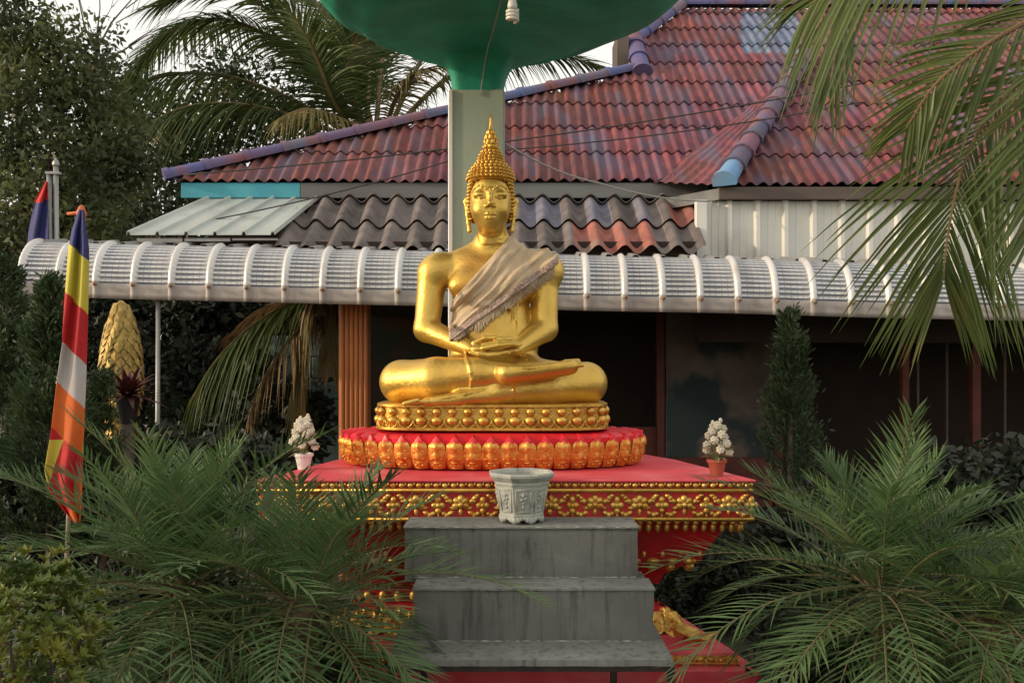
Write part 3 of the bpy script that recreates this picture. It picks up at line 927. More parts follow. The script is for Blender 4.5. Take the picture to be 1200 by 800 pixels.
for k in range(na):
    k2 = (k+1) % na; fs.append((nt_*na+k, T_+nt_*na+k, T_+nt_*na+k2, nt_*na+k2))
bw.add(vs, fs); bw.build('leaf_bowl', M['green_bowl'], cn, smooth=True)

# compact fluorescent bulb hanging from the canopy
bx, by = WX(600.5, 5.25), 5.25
bl_ = thing('light_bulb', (bx, by, WZ(0, 5.25)), 'white spiral energy-saving bulb hanging in a socket under the green canopy', 'light bulb')
b = MB(); b.lathe((bx, by, WZ(11, 5.25)), [(.018,0),(.026,.004),(.028,.02),(.022,.05),(.020,.10),(.020,.16)], 14); b.build('socket', M['white_pvc'], bl_, smooth=True)
pts = []
for i in range(90):
    t = i/89; a = t*2*math.pi*3.2
    pts.append((bx + .030*math.cos(a), by + .030*math.sin(a), WZ(11, 5.25) - .004 - .062*t))
b = MB(); b.tube(pts, .0085, 7); b.build('spiral_tube', mat('milky_glass', (.80,.76,.68), None, rough=.25), bl_, smooth=True)
b = MB()
BV = np.array([bowlpt(i/80, 2*math.pi*k/240) for i in range(81) for k in range(240)])
BPX = 600 + BV[:,0]/BV[:,1]*FL; BPY = HZ - (BV[:,2]-H)/BV[:,1]*FL
def on_bowl(px, py):
    m = np.hypot(BPX-px, BPY-py) < 5
    if not m.any(): return None
    v = BV[m][np.argmin(BV[m][:,1])] ; return W(px, py, v[1]-.012)
cp = [on_bowl(*q) for q in ((597,-30),(592,-14),(586,4),(582,20),(577,38),(572,55),(569,68),(567,82),(565,95))]
cp = [Vector((bx, by, WZ(11,5.25)+.155))] + [q for q in cp if q is not None] + [W(564, 104, 6.592), W(563, 112, 6.592)]
b.tube(cp, .005, 5)
tag(b.build('lamp_cable', M['wire'], None), 'thin grey cable running from the bulb down to the post', 'cable')
# ================================================================= materials for the place
M['ground'] = mat('packed_earth', (.10,.085,.06), (.06,.06,.035), 1.5, .95, 0, .6, 20, c3=(.04,.06,.02), s3=.6, lo3=.45, hi3=.65)
M['tile'] = mat('faded_red_and_blue_tile', (.215,.056,.046), (.115,.038,.042), 7, .8, 0, .5, 30, stretch=(2.6,.7,.7), c3=(.10,.095,.15), s3=1.5, lo3=.48, hi3=.72, attr='Col')
M['tile_old'] = mat('lichened_grey_tile', (.10,.085,.085), (.16,.14,.13), 7, .85, 0, .5, 30, c3=(.22,.20,.17), s3=5, lo3=.55, hi3=.8, attr='Col')
M['ridge'] = mat('ridge_cap_blue_red', (.085,.12,.25), (.13,.10,.16), 2.3, .75, 0, .4, 30, c3=(.22,.08,.07), s3=2.7, lo3=.54, hi3=.7, attr='Col')
M['awning'] = mat('weathered_white_metal', (.62,.61,.59), (.68,.68,.67), 2.5, .40, .3, .1, 60, c3=(.42,.36,.31), s3=3.2, lo3=.55, hi3=.8)
M['awning_lip'] = mat('dusty_metal_lip', (.34,.30,.28), (.42,.38,.35), 4, .6, .2, .2, 40, stretch=(1,1,.2), c3=(.25,.20,.17), s3=6, lo3=.5, hi3=.8)
M['groove'] = mat('painted_groove_shade', (.24,.26,.30), (.34,.35,.38), 3, .6, .2)  # shade of the awning grooves painted in as a darker blue-grey
M['zinc'] = mat('grey_zinc_sheet', (.42,.46,.43), (.50,.54,.51), 1.6, .5, .35, .1, 20, c3=(.30,.30,.27), s3=2.4, lo3=.55, hi3=.8)
M['zinc_dark'] = mat('dull_zinc_sheet', (.24,.24,.24), (.30,.29,.28), 3, .6, .3)
M['white_metal'] = mat('white_ribbed_metal', (.68,.68,.63), (.74,.74,.69), 2, .45, .1, .1, 20, c3=(.44,.40,.34), s3=1.4, lo3=.5, hi3=.8)
M['fascia'] = mat('weathered_grey_board', (.17,.18,.18), (.12,.12,.12), 4, .8, 0, .3, 40, stretch=(.2,1,1))
M['fascia_blue'] = mat('turquoise_board', (.05,.30,.40), (.07,.36,.45), 4, .7, 0, .2, 40)
M['fascia_brown'] = mat('brown_board', (.13,.10,.085), (.09,.07,.06), 5, .8, 0, .3, 40, stretch=(.2,1,1))
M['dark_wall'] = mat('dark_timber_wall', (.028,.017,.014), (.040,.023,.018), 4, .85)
M['redwood'] = mat('dark_red_timber', (.13,.03,.02), (.09,.022,.016), 4, .7)
M['column'] = mat('varnished_orange_timber', (.50,.17,.04), (.38,.11,.025), 6, .45, 0, .15, 30, stretch=(1,1,.15))
M['mural'] = mat('faded_mural', (.19,.15,.135), (.12,.09,.08), 1.6, .8, 0, .1, 30, lo=.4, hi=.6, c3=(.03,.05,.055), s3=1.2, lo3=.52, hi3=.6)
M['rockwall'] = mat('turquoise_painted_wall', (.22,.31,.31), (.14,.20,.20), 2.5, .85, 0, .5, 10, c3=(.32,.17,.19), s3=1.0, lo3=.52, hi3=.58)
M['steel'] = mat('galvanised_steel', (.36,.36,.36), (.28,.28,.27), 8, .5, .4)
M['bark'] = mat('grey_brown_bark', (.12,.09,.065), (.07,.055,.04), 12, .9, 0, .8, 40)
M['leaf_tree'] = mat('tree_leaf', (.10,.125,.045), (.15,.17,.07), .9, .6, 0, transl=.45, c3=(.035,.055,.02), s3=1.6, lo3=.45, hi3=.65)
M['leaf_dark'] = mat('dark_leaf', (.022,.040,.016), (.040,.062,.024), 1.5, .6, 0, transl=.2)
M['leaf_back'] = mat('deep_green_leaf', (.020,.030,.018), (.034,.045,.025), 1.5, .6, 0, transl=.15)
M['conifer'] = mat('cypress_leaf', (.028,.055,.018), (.05,.085,.03), 3, .65, 0, transl=.15)
M['coco'] = mat('coconut_leaf', (.085,.125,.035), (.055,.095,.025), 1.2, .5, 0, transl=.32, c3=(.20,.17,.05), s3=.9, lo3=.58, hi3=.75)
M['coco_near'] = mat('near_coconut_leaf', (.120,.155,.035), (.075,.115,.028), 3, .45, 0, transl=.33, c3=(.20,.13,.04), s3=4.0, lo3=.56, hi3=.78)
M['coco_rachis'] = mat('coconut_leaf_stem', (.22,.16,.06), (.16,.10,.05), 6, .6)
M['frond_dry'] = mat('dry_frond', (.30,.20,.10), (.20,.13,.065), 4, .8, 0, transl=.2)
M['frond_olive'] = mat('yellowing_frond', (.17,.15,.05), (.24,.18,.06), 4, .7, 0, transl=.25)
M['phoenix'] = mat('date_palm_leaf', (.072,.138,.046), (.125,.195,.075), 5, .5, 0, transl=.22, c3=(.05,.08,.03), s3=1.5, lo3=.5, hi3=.7, spec=.35)
M['phoenix_stem'] = mat('date_palm_stem', (.13,.13,.05), (.16,.12,.06), 8, .6)
M['palm_trunk'] = mat('palm_trunk_fibre', (.13,.085,.05), (.07,.05,.035), 30, .95, 0, 1.0, 60)
M['croton'] = mat('croton_leaf', (.12,.18,.028), (.27,.26,.045), 9, .4, 0, transl=.2, c3=(.05,.09,.02), s3=5, lo3=.45, hi3=.6, spec=.6)

# ---------------------------------------------------------------- ground
b = MB(); n = 40
xs = np.concatenate([[-400,-120,-40], np.linspace(-15, 15, n), [40,120,400]]); ys = np.concatenate([[-300,-60,-12], np.linspace(-4, 30, n), [60,150,500]])
vs = [(x, y, .03*mnoise.noise((x*.5, y*.5, 0)) - .02) for y in ys for x in xs]
w_ = len(xs); fs = [(j*w_+i, j*w_+i+1, (j+1)*w_+i+1, (j+1)*w_+i) for j in range(len(ys)-1) for i in range(w_-1)]
b.add(vs, fs); tag(b.build('ground', M['ground']), kind='structure')

# ---------------------------------------------------------------- corrugated sheets
def colattr(o, cols):
    """per-face colours"""
    me = o.data; a = me.color_attributes.new('Col', 'FLOAT_COLOR', 'CORNER')
    arr = np.repeat(np.array(cols, np.float32), [p.loop_total for p in me.polygons], axis=0)
    a.data.foreach_set('color', np.concatenate([arr, np.ones((len(arr),1), np.float32)], 1).ravel())
def sheets(name, org, ud, vd, u0, u1, v0, v1, row, pitch, amp, inside, m, parent, tint, cols_u=1.0, res=8, thick=.03, sag=.01, jitter=.0):
    org = Vector(org); ud = Vector(ud); vd = Vector(vd); nd = ud.cross(vd).normalized()
    V = []; F = []; C = []
    j = 0; v = v0
    r_ = random.Random(hash(name) % 1000 if False else len(name)*7)
    while v < v1:
        vt = min(v + row*1.06, v1 + .02)
        nu = int((u1-u0)/pitch*res)
        ts = (0, .04, .5, 1.0)
        o = len(V)
        shift = r_.uniform(-.12,.12)*pitch
        for t in ts:
            vv = v + (vt-v)*t
            for i in range(nu+1):
                u = u0 + (u1-u0)*i/nu
                lift = thick*(1-t) + amp*math.sin(2*math.pi*(u+shift*0)/pitch) + sag*mnoise.noise((u*1.3, vv*1.3, 5))
                edge = jitter*mnoise.noise((math.floor(u/(pitch*4))*3.7, j*2.1, 1))
                if t == 0: lift -= .018
                p = org + ud*u + vd*(vv + (edge if t < .5 else 0)) + nd*lift
                V.append(p)
        for a in range(3):
            for i in range(nu):
                u = u0 + (u1-u0)*(i+.5)/nu; vv = v + (vt-v)*(ts[a]+ts[a+1])/2
                if inside(u, vv):
                    F.append((o+a*(nu+1)+i, o+a*(nu+1)+i+1, o+(a+1)*(nu+1)+i+1, o+(a+1)*(nu+1)+i))
                    C.append(tint(math.floor((u + (j % 2)*.3)/cols_u), j, u, vv))
        v += row; j += 1
    o = mesh_obj(name, V, F, m, parent, True)
    colattr(o, C)
    return o
def rnd(*a): 
    v = math.sin(a[0]*12.9898 + a[1]*78.233 + (a[2] if len(a) > 2 else 0)*37.7)*43758.5453
    return v - math.floor(v)
def tint_red(i, j, u, v):
    a = rnd(i, j); k = .80 + .45*a
    if j >= 5 and v > 0:
        Y_ = EY + v/LV; px = 600 + u/Y_*FL; py = HZ - (EZ + v*SL/LV - H)/Y_*FL
        if 868 < px < 935 and 16 < py < 62: return (.9, 3.9, 6.2)
    w = rnd(math.floor(u/.125)+40, j); k *= .85+.3*w
    return (k, k*(.92+.3*rnd(i,j,1)), k*(.9+.6*rnd(i,j,2)))

house = thing('temple_hall', (0, 10, 0), 'hall with a faded red and blue corrugated hip roof behind the statue', 'building')
# main plane: eave at Y 9.6
SL = .80; EY, EZ = 9.6, WZ(213, 9.6)
LV = math.hypot(1, SL); vd = (0, 1/LV, SL/LV)
def mainpt(px, py):
    """photo point on the main roof plane -> (u, v)"""
    e = (HZ - py)/FL; d = (EZ - H - e*EY)/(e - SL)
    return ((px-600)/FL*(EY+d), d*LV)
hipA = mainpt(204, 212); hipB = mainpt(745, 86); hipC = mainpt(741, 55); hipD = mainpt(800, 10)
top_v = hipD[1]
def in_main(u, v):
    if v < -.02 or v > top_v: return False
    if u < hipA[0]: return False
    if v > hipA[1] + .10 + (u-hipA[0])*(hipB[1]-hipA[1])/(hipB[0]-hipA[0]) and u < hipB[0]+.02: return False
    if u < hipB[0]: return True
    if u < hipD[0] and v > hipC[1] + (u-hipC[0])*(hipD[1]-hipC[1])/(hipD[0]-hipC[0]): return False
    return True
sheets('tiled_roof', (0, EY, EZ), (1,0,0), vd, -4.2, 9.0, 0, top_v, .64, .125, .020, in_main, M['tile'], house, tint_red, .95, 8, .035, .02, .02)
# back slopes close the roof
def mp(uv, lift=0.0): return Vector((uv[0], EY + uv[1]/LV, EZ + uv[1]*SL/LV + lift))
A_, B_, C_, D_ = mp(hipA,-.03), mp(hipB,-.03), mp(hipC,-.03), mp(hipD,-.03)
b = MB(); ry = D_.y
E_ = Vector((9, D_.y, D_.z)); 
b.add([A_, B_, (A_.x, 16, A_.z), (B_.x, 16, B_.z*.0+B_.z-1.2), C_, D_, (C_.x, 17, C_.z-1.5), E_, (9, 18, EZ), (D_.x, 18, EZ)],
      [(0,2,3,1),(4,6,9,5),(5,9,8,7),(1,3,6,4)])
b.build('rear_roof', M['tile_old'], house)
def caps(path, r, seg, name, parent, tints=None, m=None):
    pts = [Vector(p) for p in path]; V = []; F = []; C = []; k = 0
    for a, c in zip(pts[:-1], pts[1:]):
        L = (c-a).length; n = max(1, round(L/seg)); t = (c-a)/L
        side = t.cross(Vector((0,0,1))).normalized(); up = side.cross(t).normalized()
        for i in range(n):
            p0 = a + t*(L*i/n - .03); p1 = a + t*L*(i+1)/n
            o = len(V)
            prof = [(p0, r*1.22), (p0 + t*.05, r*1.22), (p0 + t*.06, r*1.06), (p1, r*.98)]
            for (p, rr) in prof:
                for q in range(11):
                    an = math.pi*(-.12 + 1.24*q/10)
                    V.append(p + side*math.cos(an)*rr + up*(math.sin(an)*rr*.9 + .01))
            for g in range(3):
                for q in range(10): F.append((o+g*11+q, o+g*11+q+1, o+(g+1)*11+q+1, o+(g+1)*11+q)); C.append(0)
            F.append(tuple(o+q for q in range(11))); C.append(0)
            tt = tints(k) if tints else (1,1,1)
            for z in range(len(C)-31, len(C)): C[z] = tt
            k += 1
    o = mesh_obj(name, V, F, m or M['ridge'], parent, False); colattr(o, C); smooth_angle(o, 40); return o
def tint_cap(k):
    a = rnd(k, 3); return (.8+.7*a, .85+.3*rnd(k,5), 1.25-.5*a)
l = .05
caps([mp(hipA,l) + Vector((-.06,-.02,-.02)), mp(hipB,l)], .085, .42, 'ridge_caps', house, tint_cap)
caps([mp((hipC[0]+.02, hipB[1]-.1),l), mp(hipC,l+.1)], .11, .35, 'ridge_caps', house, tint_cap)
caps([mp(hipC,l), mp(hipD,l)], .09, .42, 'ridge_caps', house, tint_cap)
caps([mp(hipD,l), mp((9.0, top_v), l)], .085, .42, 'ridge_caps', house, tint_cap)
# barge board under the jog
b = MB(); p = mp((hipB[0], hipB[1]+.0), 0); b.box(p.x-.20, p.x-.05, p.y+.3, p.y+.9, p.z-.1, p.z+.62); b.build('gable_board', M['fascia_brown'], house)
# eave boards
xb = WX(352, 9.64)
b = MB(); b.box(WX(212, 9.62), xb, 9.62, 9.66, WZ(232, 9.62), WZ(213, 9.62)-.01, .004); b.build('blue_fascia', M['fascia_blue'], house)
b = MB(); b.box(xb+.003, WX(830, 9.62), 9.622, 9.66, WZ(232, 9.62), WZ(213, 9.62)-.01, .004); b.build('grey_fascia', M['fascia'], house)
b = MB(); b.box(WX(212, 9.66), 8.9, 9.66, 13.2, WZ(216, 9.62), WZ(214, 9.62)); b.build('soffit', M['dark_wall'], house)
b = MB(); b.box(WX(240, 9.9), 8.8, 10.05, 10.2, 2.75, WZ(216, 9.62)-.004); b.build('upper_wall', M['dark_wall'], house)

# wing on the right with its own hip
wing = thing('side_wing', (4, 9.4, 0), 'projecting wing with a small red hip roof and white ribbed metal cladding', 'building')
WY, WZ_ = 9.0, WZ(217, 9.0)
cx = WX(856, WY)
def wingpt(px, py):
    e = (HZ - py)/FL; d = (WZ_ - H - e*WY)/(e - SL)
    return ((px-600)/FL*(WY+d), d*LV)
ap = wingpt(946, 72)
sl_ = (ap[1])/(ap[0]-cx)
sheets('tiled_roof', (0, WY, WZ_), (1,0,0), vd, cx-.1, 9.0, 0, 4.6, .62, .125, .020,
       lambda u, v: u > cx - .02 and v < (u-cx)*sl_ and v < 4.4, M['tile'], wing, tint_red, .95, 8, .035, .02, .02)
# small left face of the wing hip
c0 = Vector((cx-.04, WY-.03, WZ_-.02)); apx = Vector((ap[0], WY + ap[1]/LV, WZ_ + ap[1]*SL/LV)); v0 = W(766, 215, 9.62)
V = []; F = []; C = []; nr_, nc = 40, 56
for i in range(nr_+1):
    t = i/nr_
    L_ = c0.lerp(apx, t); R_ = v0.lerp(apx, t)
    for k in range(nc+1):
        s = k/nc
        p = L_.lerp(R_, s)
        d = (L_-R_).length
        row = (t*7) % 1.0
        p = p + Vector((-.35,-.6,.6))*(.022*(1-row) + .013*math.sin(s*d/.118*0 + s*6.28*7*(1-t*.0))*(1-t))
        V.append(p)
for i in range(nr_):
    for k in range(nc):
        F.append((i*(nc+1)+k, (i+1)*(nc+1)+k, (i+1)*(nc+1)+k+1, i*(nc+1)+k+1)); C.append(tint_red(int(k/14), int(i/nr_*7), 0, 0))
o = mesh_obj('hip_end', V, F, M['tile'], wing, True); colattr(o, C)
def tint_w(k): return (1.5, 2.6, 2.2) if k == 0 else ((.85,.8,.75) if k % 2 else (1.5,.9,.8))
caps([c0 + Vector((-.03,-.05,.04)), apx + Vector((0,0,.06))], .10, .34, 'hip_caps', wing, tint_w)
zf = WZ(234, WY)
b = MB(); b.box(WX(842, WY), 8.9, WY-.02, WY+.03, zf, WZ_-.02, .004); b.build('brown_fascia', M['fascia_brown'], wing)
b = MB()
vsx = [Vector((WX(842,WY), WY, 0)), Vector((WX(775, 9.6), 9.6, 0))]
for zz in (zf, WZ_-.03): 
    for q in vsx: b.v.append((q.x, q.y, zz))
b.v += [(q.x+.03, q.y+.03, zz) for zz in (zf, WZ_-.03) for q in vsx]
for f in ((0,1,3,2),(4,6,7,5),(0,2,6,4),(1,5,7,3),(2,3,7,6),(0,4,5,1)): b.f.append(f); b.m.append(0)
b.build('grey_fascia', M['fascia'], wing)
# white ribbed cladding
def ribbed(name, x0, x1, y, z0, z1, pitch, ribw, ribd, m, parent, slope=0.0):
    prof = []; x = x0
    while x < x1:
        prof += [(x, 0), (x + ribw*.25, -ribd), (x + ribw*.75, -ribd), (x + ribw, 0)]
        g = pitch - ribw
        for t in (.33, .67): prof += [(x + ribw + g*t - .008, 0), (x + ribw + g*t, -.006), (x + ribw + g*t + .008, 0)]
        x += pitch
    V = []; F = []
    for z, dy in ((z0, 0), (z1, slope)):
        for (px_, dy_) in prof: V.append((px_, y + dy_ + dy, z))
    n = len(prof)
    for i in range(n-1): F.append((i, i+1, n+i+1, n+i))
    for z, dy in ((z0, 0), (z1, slope)):
        for (px_, dy_) in prof: V.append((px_, y + dy_ + .012 + dy, z))
    for i in range(n-1): F.append((2*n+i, 3*n+i, 3*n+i+1, 2*n+i+1)); F.append((i, 2*n+i, 2*n+i+1, i+1)); F.append((n+i, n+i+1, 3*n+i+1, 3*n+i))
    return mesh_obj(name, V, F, m, parent)
ribbed('ribbed_cladding', WX(818, WY+.06), 8.8, WY+.10, WZ(312, WY), zf+.002, .272, .075, .045, M['white_metal'], wing)
b = MB(); b.box(WX(816, WY+.0), WX(829, WY+.0), WY+.01, WY+.10, WZ(312, WY), zf, .004); b.build('corner_trim', M['white_pvc'], wing)
b = MB(); b.box(WX(817, WY+.06)+.01, 8.8, WY+.12, WY+.2, 2.2, zf+.02); b.build('inner_wall', M['dark_wall'], wing)

# ---------------------------------------------------------------- lower roof of big grey tiles and zinc sheets over the porch
porch = thing('porch', (0, 9, 0), 'porch with big wavy grey and red tiles, zinc sheets and dark interior under the awning', 'porch')
LY, LZ = 8.72, WZ(296, 8.72); HY, HZt = 9.62, WZ(236, 9.62)
lv = Vector((0, HY-LY, HZt-LZ)); LL = lv.length; lvd = lv.normalized()
def tint_old(i, j, u, v):
    a = rnd(int(u/.245+50), j); g = .75 + .7*a
    px = 600 + u/8.9*FL
    if j == 0 and 672 < px < 765: return (2.5, 1.05, .85)
    if j == 1 and 610 < px < 770 and a > .42: return (1.25, 1.4, 1.9)
    if j == 1 and px > 792: return (2.3, 1.0, .85)
    return (g, g*.97, g*.97)
sheets('wavy_tiles', (0, LY, LZ), (1,0,0), lvd, WX(318, LY), WX(817, 9.1), 0, LL, LL/2.02, .246, .048,
       lambda u, v: u > WX(300, LY) + v*.32, M['tile_old'], porch, tint_old, 1, 14, .05, .012, .02)
# zinc sheets at the end of it
V = []; F = []; x0, x1 = WX(152, 8.70), WX(330, 8.70); n = 0; prof = []; x = x0
while x < x1 + .01:
    prof += [(x, 0), (x+.008, .030), (x+.03, .030), (x+.038, 0)]; x += .265
for s, (yy, zz, sh) in enumerate(((8.62, WZ(277, 8.62)+.02, 0), (9.60, WZ(233, 9.60), .42))):
    for (a, h) in prof: V.append((a + sh*(1-(a-x0)/(x1-x0)*.55), yy, zz + h))
n = len(prof)
for i in range(n-1): F.append((i, i+1, n+i+1, n+i))
V += [(p[0], p[1], p[2]-.008) for p in V[:2*n]]
for i in range(n-1): F.append((2*n+i, 3*n+i, 3*n+i+1, 2*n+i+1)); F.append((i, 2*n+i, 2*n+i+1, i+1))
mesh_obj('zinc_roof', V, F, M['zinc'], porch)
b = MB()
for k in range(3):
    xa = WX(160 + k*56, 8.64); b.box(xa, xa + .42, 8.645, 8.66, WZ(284, 8.64)+.01*k, WZ(279, 8.64))
b.build('zinc_flashing', M['zinc_dark'], porch)
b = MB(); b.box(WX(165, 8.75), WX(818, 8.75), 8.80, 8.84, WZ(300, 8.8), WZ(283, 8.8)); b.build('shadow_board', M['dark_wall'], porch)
# porch ceiling, back wall, side
zc_ = H + .46
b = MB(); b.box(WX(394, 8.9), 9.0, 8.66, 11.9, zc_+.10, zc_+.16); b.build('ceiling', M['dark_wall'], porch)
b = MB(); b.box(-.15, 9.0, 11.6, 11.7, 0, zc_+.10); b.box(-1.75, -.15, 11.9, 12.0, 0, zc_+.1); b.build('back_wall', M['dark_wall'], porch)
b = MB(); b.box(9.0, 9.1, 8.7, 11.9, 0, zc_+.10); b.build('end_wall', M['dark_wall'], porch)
for (pxa, pxb, Y) in ((770, 779, 9.9), (908, 918, 10.2), (1058, 1066, 9.3), (1140, 1150, 9.4)):
    b = MB(); b.box(WX(pxa, Y), WX(pxb, Y), Y, Y+.09, 0, zc_+.10, .006); b.build('timber_post', M['redwood'], porch)
b = MB(); Y = 9.95; b.box(WX(640, Y), WX(905, Y), Y, Y+.05, .45, WZ(536, Y)); b.box(WX(700, Y), WX(772, Y), Y+.01, Y+.05, WZ(535, Y)+.002, WZ(500, Y)); b.build('low_rail', M['redwood'], porch)
b = MB(); Y = 10.6; b.box(WX(781, Y), WX(908, Y), Y, Y+.04, WZ(540, Y), WZ(352, Y)); b.build('mural_panel', M['mural'], porch)
b = MB(); b.box(WX(430, 11.2), WX(540, 11.2), 11.2, 11.25, 1.0, WZ(352, 11.2)); b.build('faded_panel', mat('faded_red_mural', (.10,.055,.045), (.05,.065,.05), 2.2, .85, lo=.45, hi=.6), porch)
# window bars in the dark right bay
b = MB()
for k in range(9):
    x = WX(1075 + 34*k, 9.7); b.box(x, x+.02, 9.7, 9.72, .5, zc_)
b.box(WX(1060, 9.7), 8.5, 9.69, 9.73, WZ(402, 9.7), WZ(398, 9.7)); b.build('window_bars', M['fascia_brown'], porch)
# fluted timber column
cX0, cX1, cY = WX(398, 8.55), WX(431, 8.55), 8.55
b = MB(); n = 6; w_ = (cX1-cX0)/n
b.box(cX0+.01, cX1-.01, cY+.02, cY+.24, 0, zc_+.1)
for k in range(n):
    b.lathe((cX0 + w_*(k+.5), cY+.02, 0), [(w_*.47, 0), (w_*.47, zc_+.1)], 10)
    b.lathe((cX0, cY + .05 + w_*(k+.0)*.9, 0), [(w_*.40, 0), (w_*.40, zc_+.1)], 8)
smooth_angle(b.build('fluted_column', M['column'], porch), 50)

# ---------------------------------------------------------------- awning with ribs
aw = thing('awning', (0, 8.2, 2.3), 'long curved white metal awning with raised ribs running across the porch front', 'awning')
XA, XB = WX(20, 8.0), 5.9
def drop(x): return -.0247*(x - XA)
zb = WZ(347, 8.0)
# profile as arc-length: lip, curve, top sheet
prof = []
for i in range(4): prof.append((8.0, zb + .125*i/3, 0))
NA = 54
for i in range(1, NA+1):
    a = math.pi/2*1.02*i/NA
    prof.append((8.0 + .36*(1-math.cos(a)), zb + .125 + .375*math.sin(a), 1))
V = []; F = []; mi = []
per = .322; step = 10
xs = []; x = XA; k = 0
while x < XB:
    for t in (0,.02,.06,.10,.14,.18,.20,.33,.345,.49,.505,.65,.665,.81,.825,.98): xs.append((x + per*t, t))
    x += per
for (x, t) in xs:
    ribf = math.sin(math.pi*min(1, t/.18))**.7 if t < .18 else 0
    for i, (yy, zz, cv) in enumerate(prof):
        ny, nz = (-1, 0) if cv == 0 else (-math.cos(math.pi/2*1.02*(i-3)/NA), math.sin(math.pi/2*1.02*(i-3)/NA))
        h = .034*ribf*(1 if i > 3 else .55)
        if cv and t >= .18 and 0 < (i-3) < NA*.90: h += -.012 + .014*((i-3) % 4 >= 2) 
        if cv and t in (.02,.18) : h += .006*((i-3) % 4 >= 2)
        h += .004*mnoise.noise((x*2.1, i*.11, 3))
        dz = drop(x) + .006*mnoise.noise((x*.8, 0, 9))
        V.append((x, yy + ny*h, zz + nz*h + dz))
n = len(prof)
for a in range(len(xs)-1):
    for i in range(n-1):
        F.append((a*n+i, (a+1)*n+i, (a+1)*n+i+1, a*n+i+1)); mi.append(1 if i < 3 else (2 if (xs[a][1] >= .18 and (i-3) < NA*.9 and (i-3) % 4 in (0,1) or xs[a][1] in (.33,.49,.65,.81) and i-3 < NA*.9) else 0))
x = XA
while x < XB:                                  # rusty bolts low on every rib
    bb = MB(); bb.blob((x + per*.10, 7.962, zb + .118 + drop(x)), (.014, .012, .012), None, 7, 5)
    o_ = len(V); V += bb.v; F += [tuple(q + o_ for q in f) for f in bb.f]; mi += [3]*len(bb.f); x += per
o = mesh_obj('curved_sheet', V, F, None, aw, False, [M['awning'], M['awning_lip'], M['groove'], mat('rusty_bolt', (.22,.10,.05), (.30,.20,.14), 40, .8)], mi); smooth_angle(o, 50)
sd = o.modifiers.new('thickness', 'SOLIDIFY'); sd.thickness = .004; sd.offset = 1
# flat sheet behind the curve
V = []; F = []; prof2 = []; x = XA
r_ = random.Random(3)
while x < XB:
    prof2 += [(x,0),(x+.02,.028),(x+.06,.028),(x+.08,0)]; x += .24
for yy, zz in ((8.34, zb+.495), (8.78, zb+.565)):
    for (a, h) in prof2: V.append((a, yy + r_.uniform(-.01,.01), zz + h + drop(a)))
n = len(prof2)
for i in range(n-1): F.append((i, i+1, n+i+1, n+i))
o = mesh_obj('top_sheet', V, F, M['zinc_dark'], aw); sd = o.modifiers.new('thickness', 'SOLIDIFY'); sd.thickness = .004
# end plate at the left
b = MB()
vs = [(XA-.004, p[0], p[1]) for p in prof] + [(XA-.004, 8.36, zb)]
b.add(vs, [tuple(range(len(vs)))]); b.add([(XA+.01, v[1], v[2]) for v in vs], [tuple(reversed(range(len(vs))))])
b.build('end_plate', M['awning_lip'], aw)
b = MB(); b.box(XA+.02, XB, 8.03, 8.06, zb-.10*0-.0, zb+.04)
o = b.build('edge_beam', M['steel'], aw)
for v in o.data.vertices: v.co.z += drop(v.co.x) + .01
for px in (184,):
    b = MB(); b.tube([(WX(px, 8.08), 8.08, 0), (WX(px+1.5, 8.08), 8.08, zb+.05)], .020, 10); b.build('support_pole', M['steel'], aw, smooth=True)
for px in ():
    b = MB(); b.tube([(WX(px, 8.1), 8.1, 0), (WX(px, 8.1), 8.1, zb+drop(WX(px,8.1))+.02)], .022, 10); b.build('support_pole', M['steel'], aw, smooth=True)

# wires
def cable(pts, r, m, label, sag=.0, n=24):
    P2 = []
    for a, c in zip(pts[:-1], pts[1:]):
        for i in range(n): 
            t = i/n; p = Vector(a).lerp(Vector(c), t); p.z -= sag*4*t*(1-t); P2.append(p)
    P2.append(Vector(pts[-1])); b = MB(); b.tube(P2, r, 5)
    return tag(b.build('cable', m, None, True), label, 'cable')
cable([W(591, 168, 7.0), W(700, 214, 8.2), W(832, 236, 8.97)], .008, M['wire'], 'pale cable sagging from the post to the corner of the side wing', .04)
cable([W(215, 205, 9.3), W(1010, 98, 9.3)], .008, M['wire_dark'], 'upper dark wire crossing the red roof', .10)
cable([W(190, 268, 9.0), W(560, 178, 9.1), W(1010, 120, 9.3)], .007, M['wire_dark'], 'lower dark wire crossing the red roof below the other', .06)

# painted garden wall seen between column and fronds
b = MB()
r_ = random.Random(5)
gw = thing('garden_wall', (-2.9, 11.5, 0), 'blue-green block wall seen beside the orange column', 'wall')
for j in range(9):
    x = WX(300, 11.5) - (j % 2)*.2
    while x < WX(425, 11.5):
        w_ = r_.uniform(.36, .5); b.box(x+.006, x+w_-.006, 11.5 + r_.uniform(-.012,.012), 11.7, j*.26, j*.26+.25, .01); x += w_
b.build('wall_blocks', M['rockwall'], gw)
b = MB(); b.box(WX(296, 11.5), WX(430, 11.5), 11.54, 11.68, 0, 2.3); b.build('mortar', M['dark_wall'], gw)
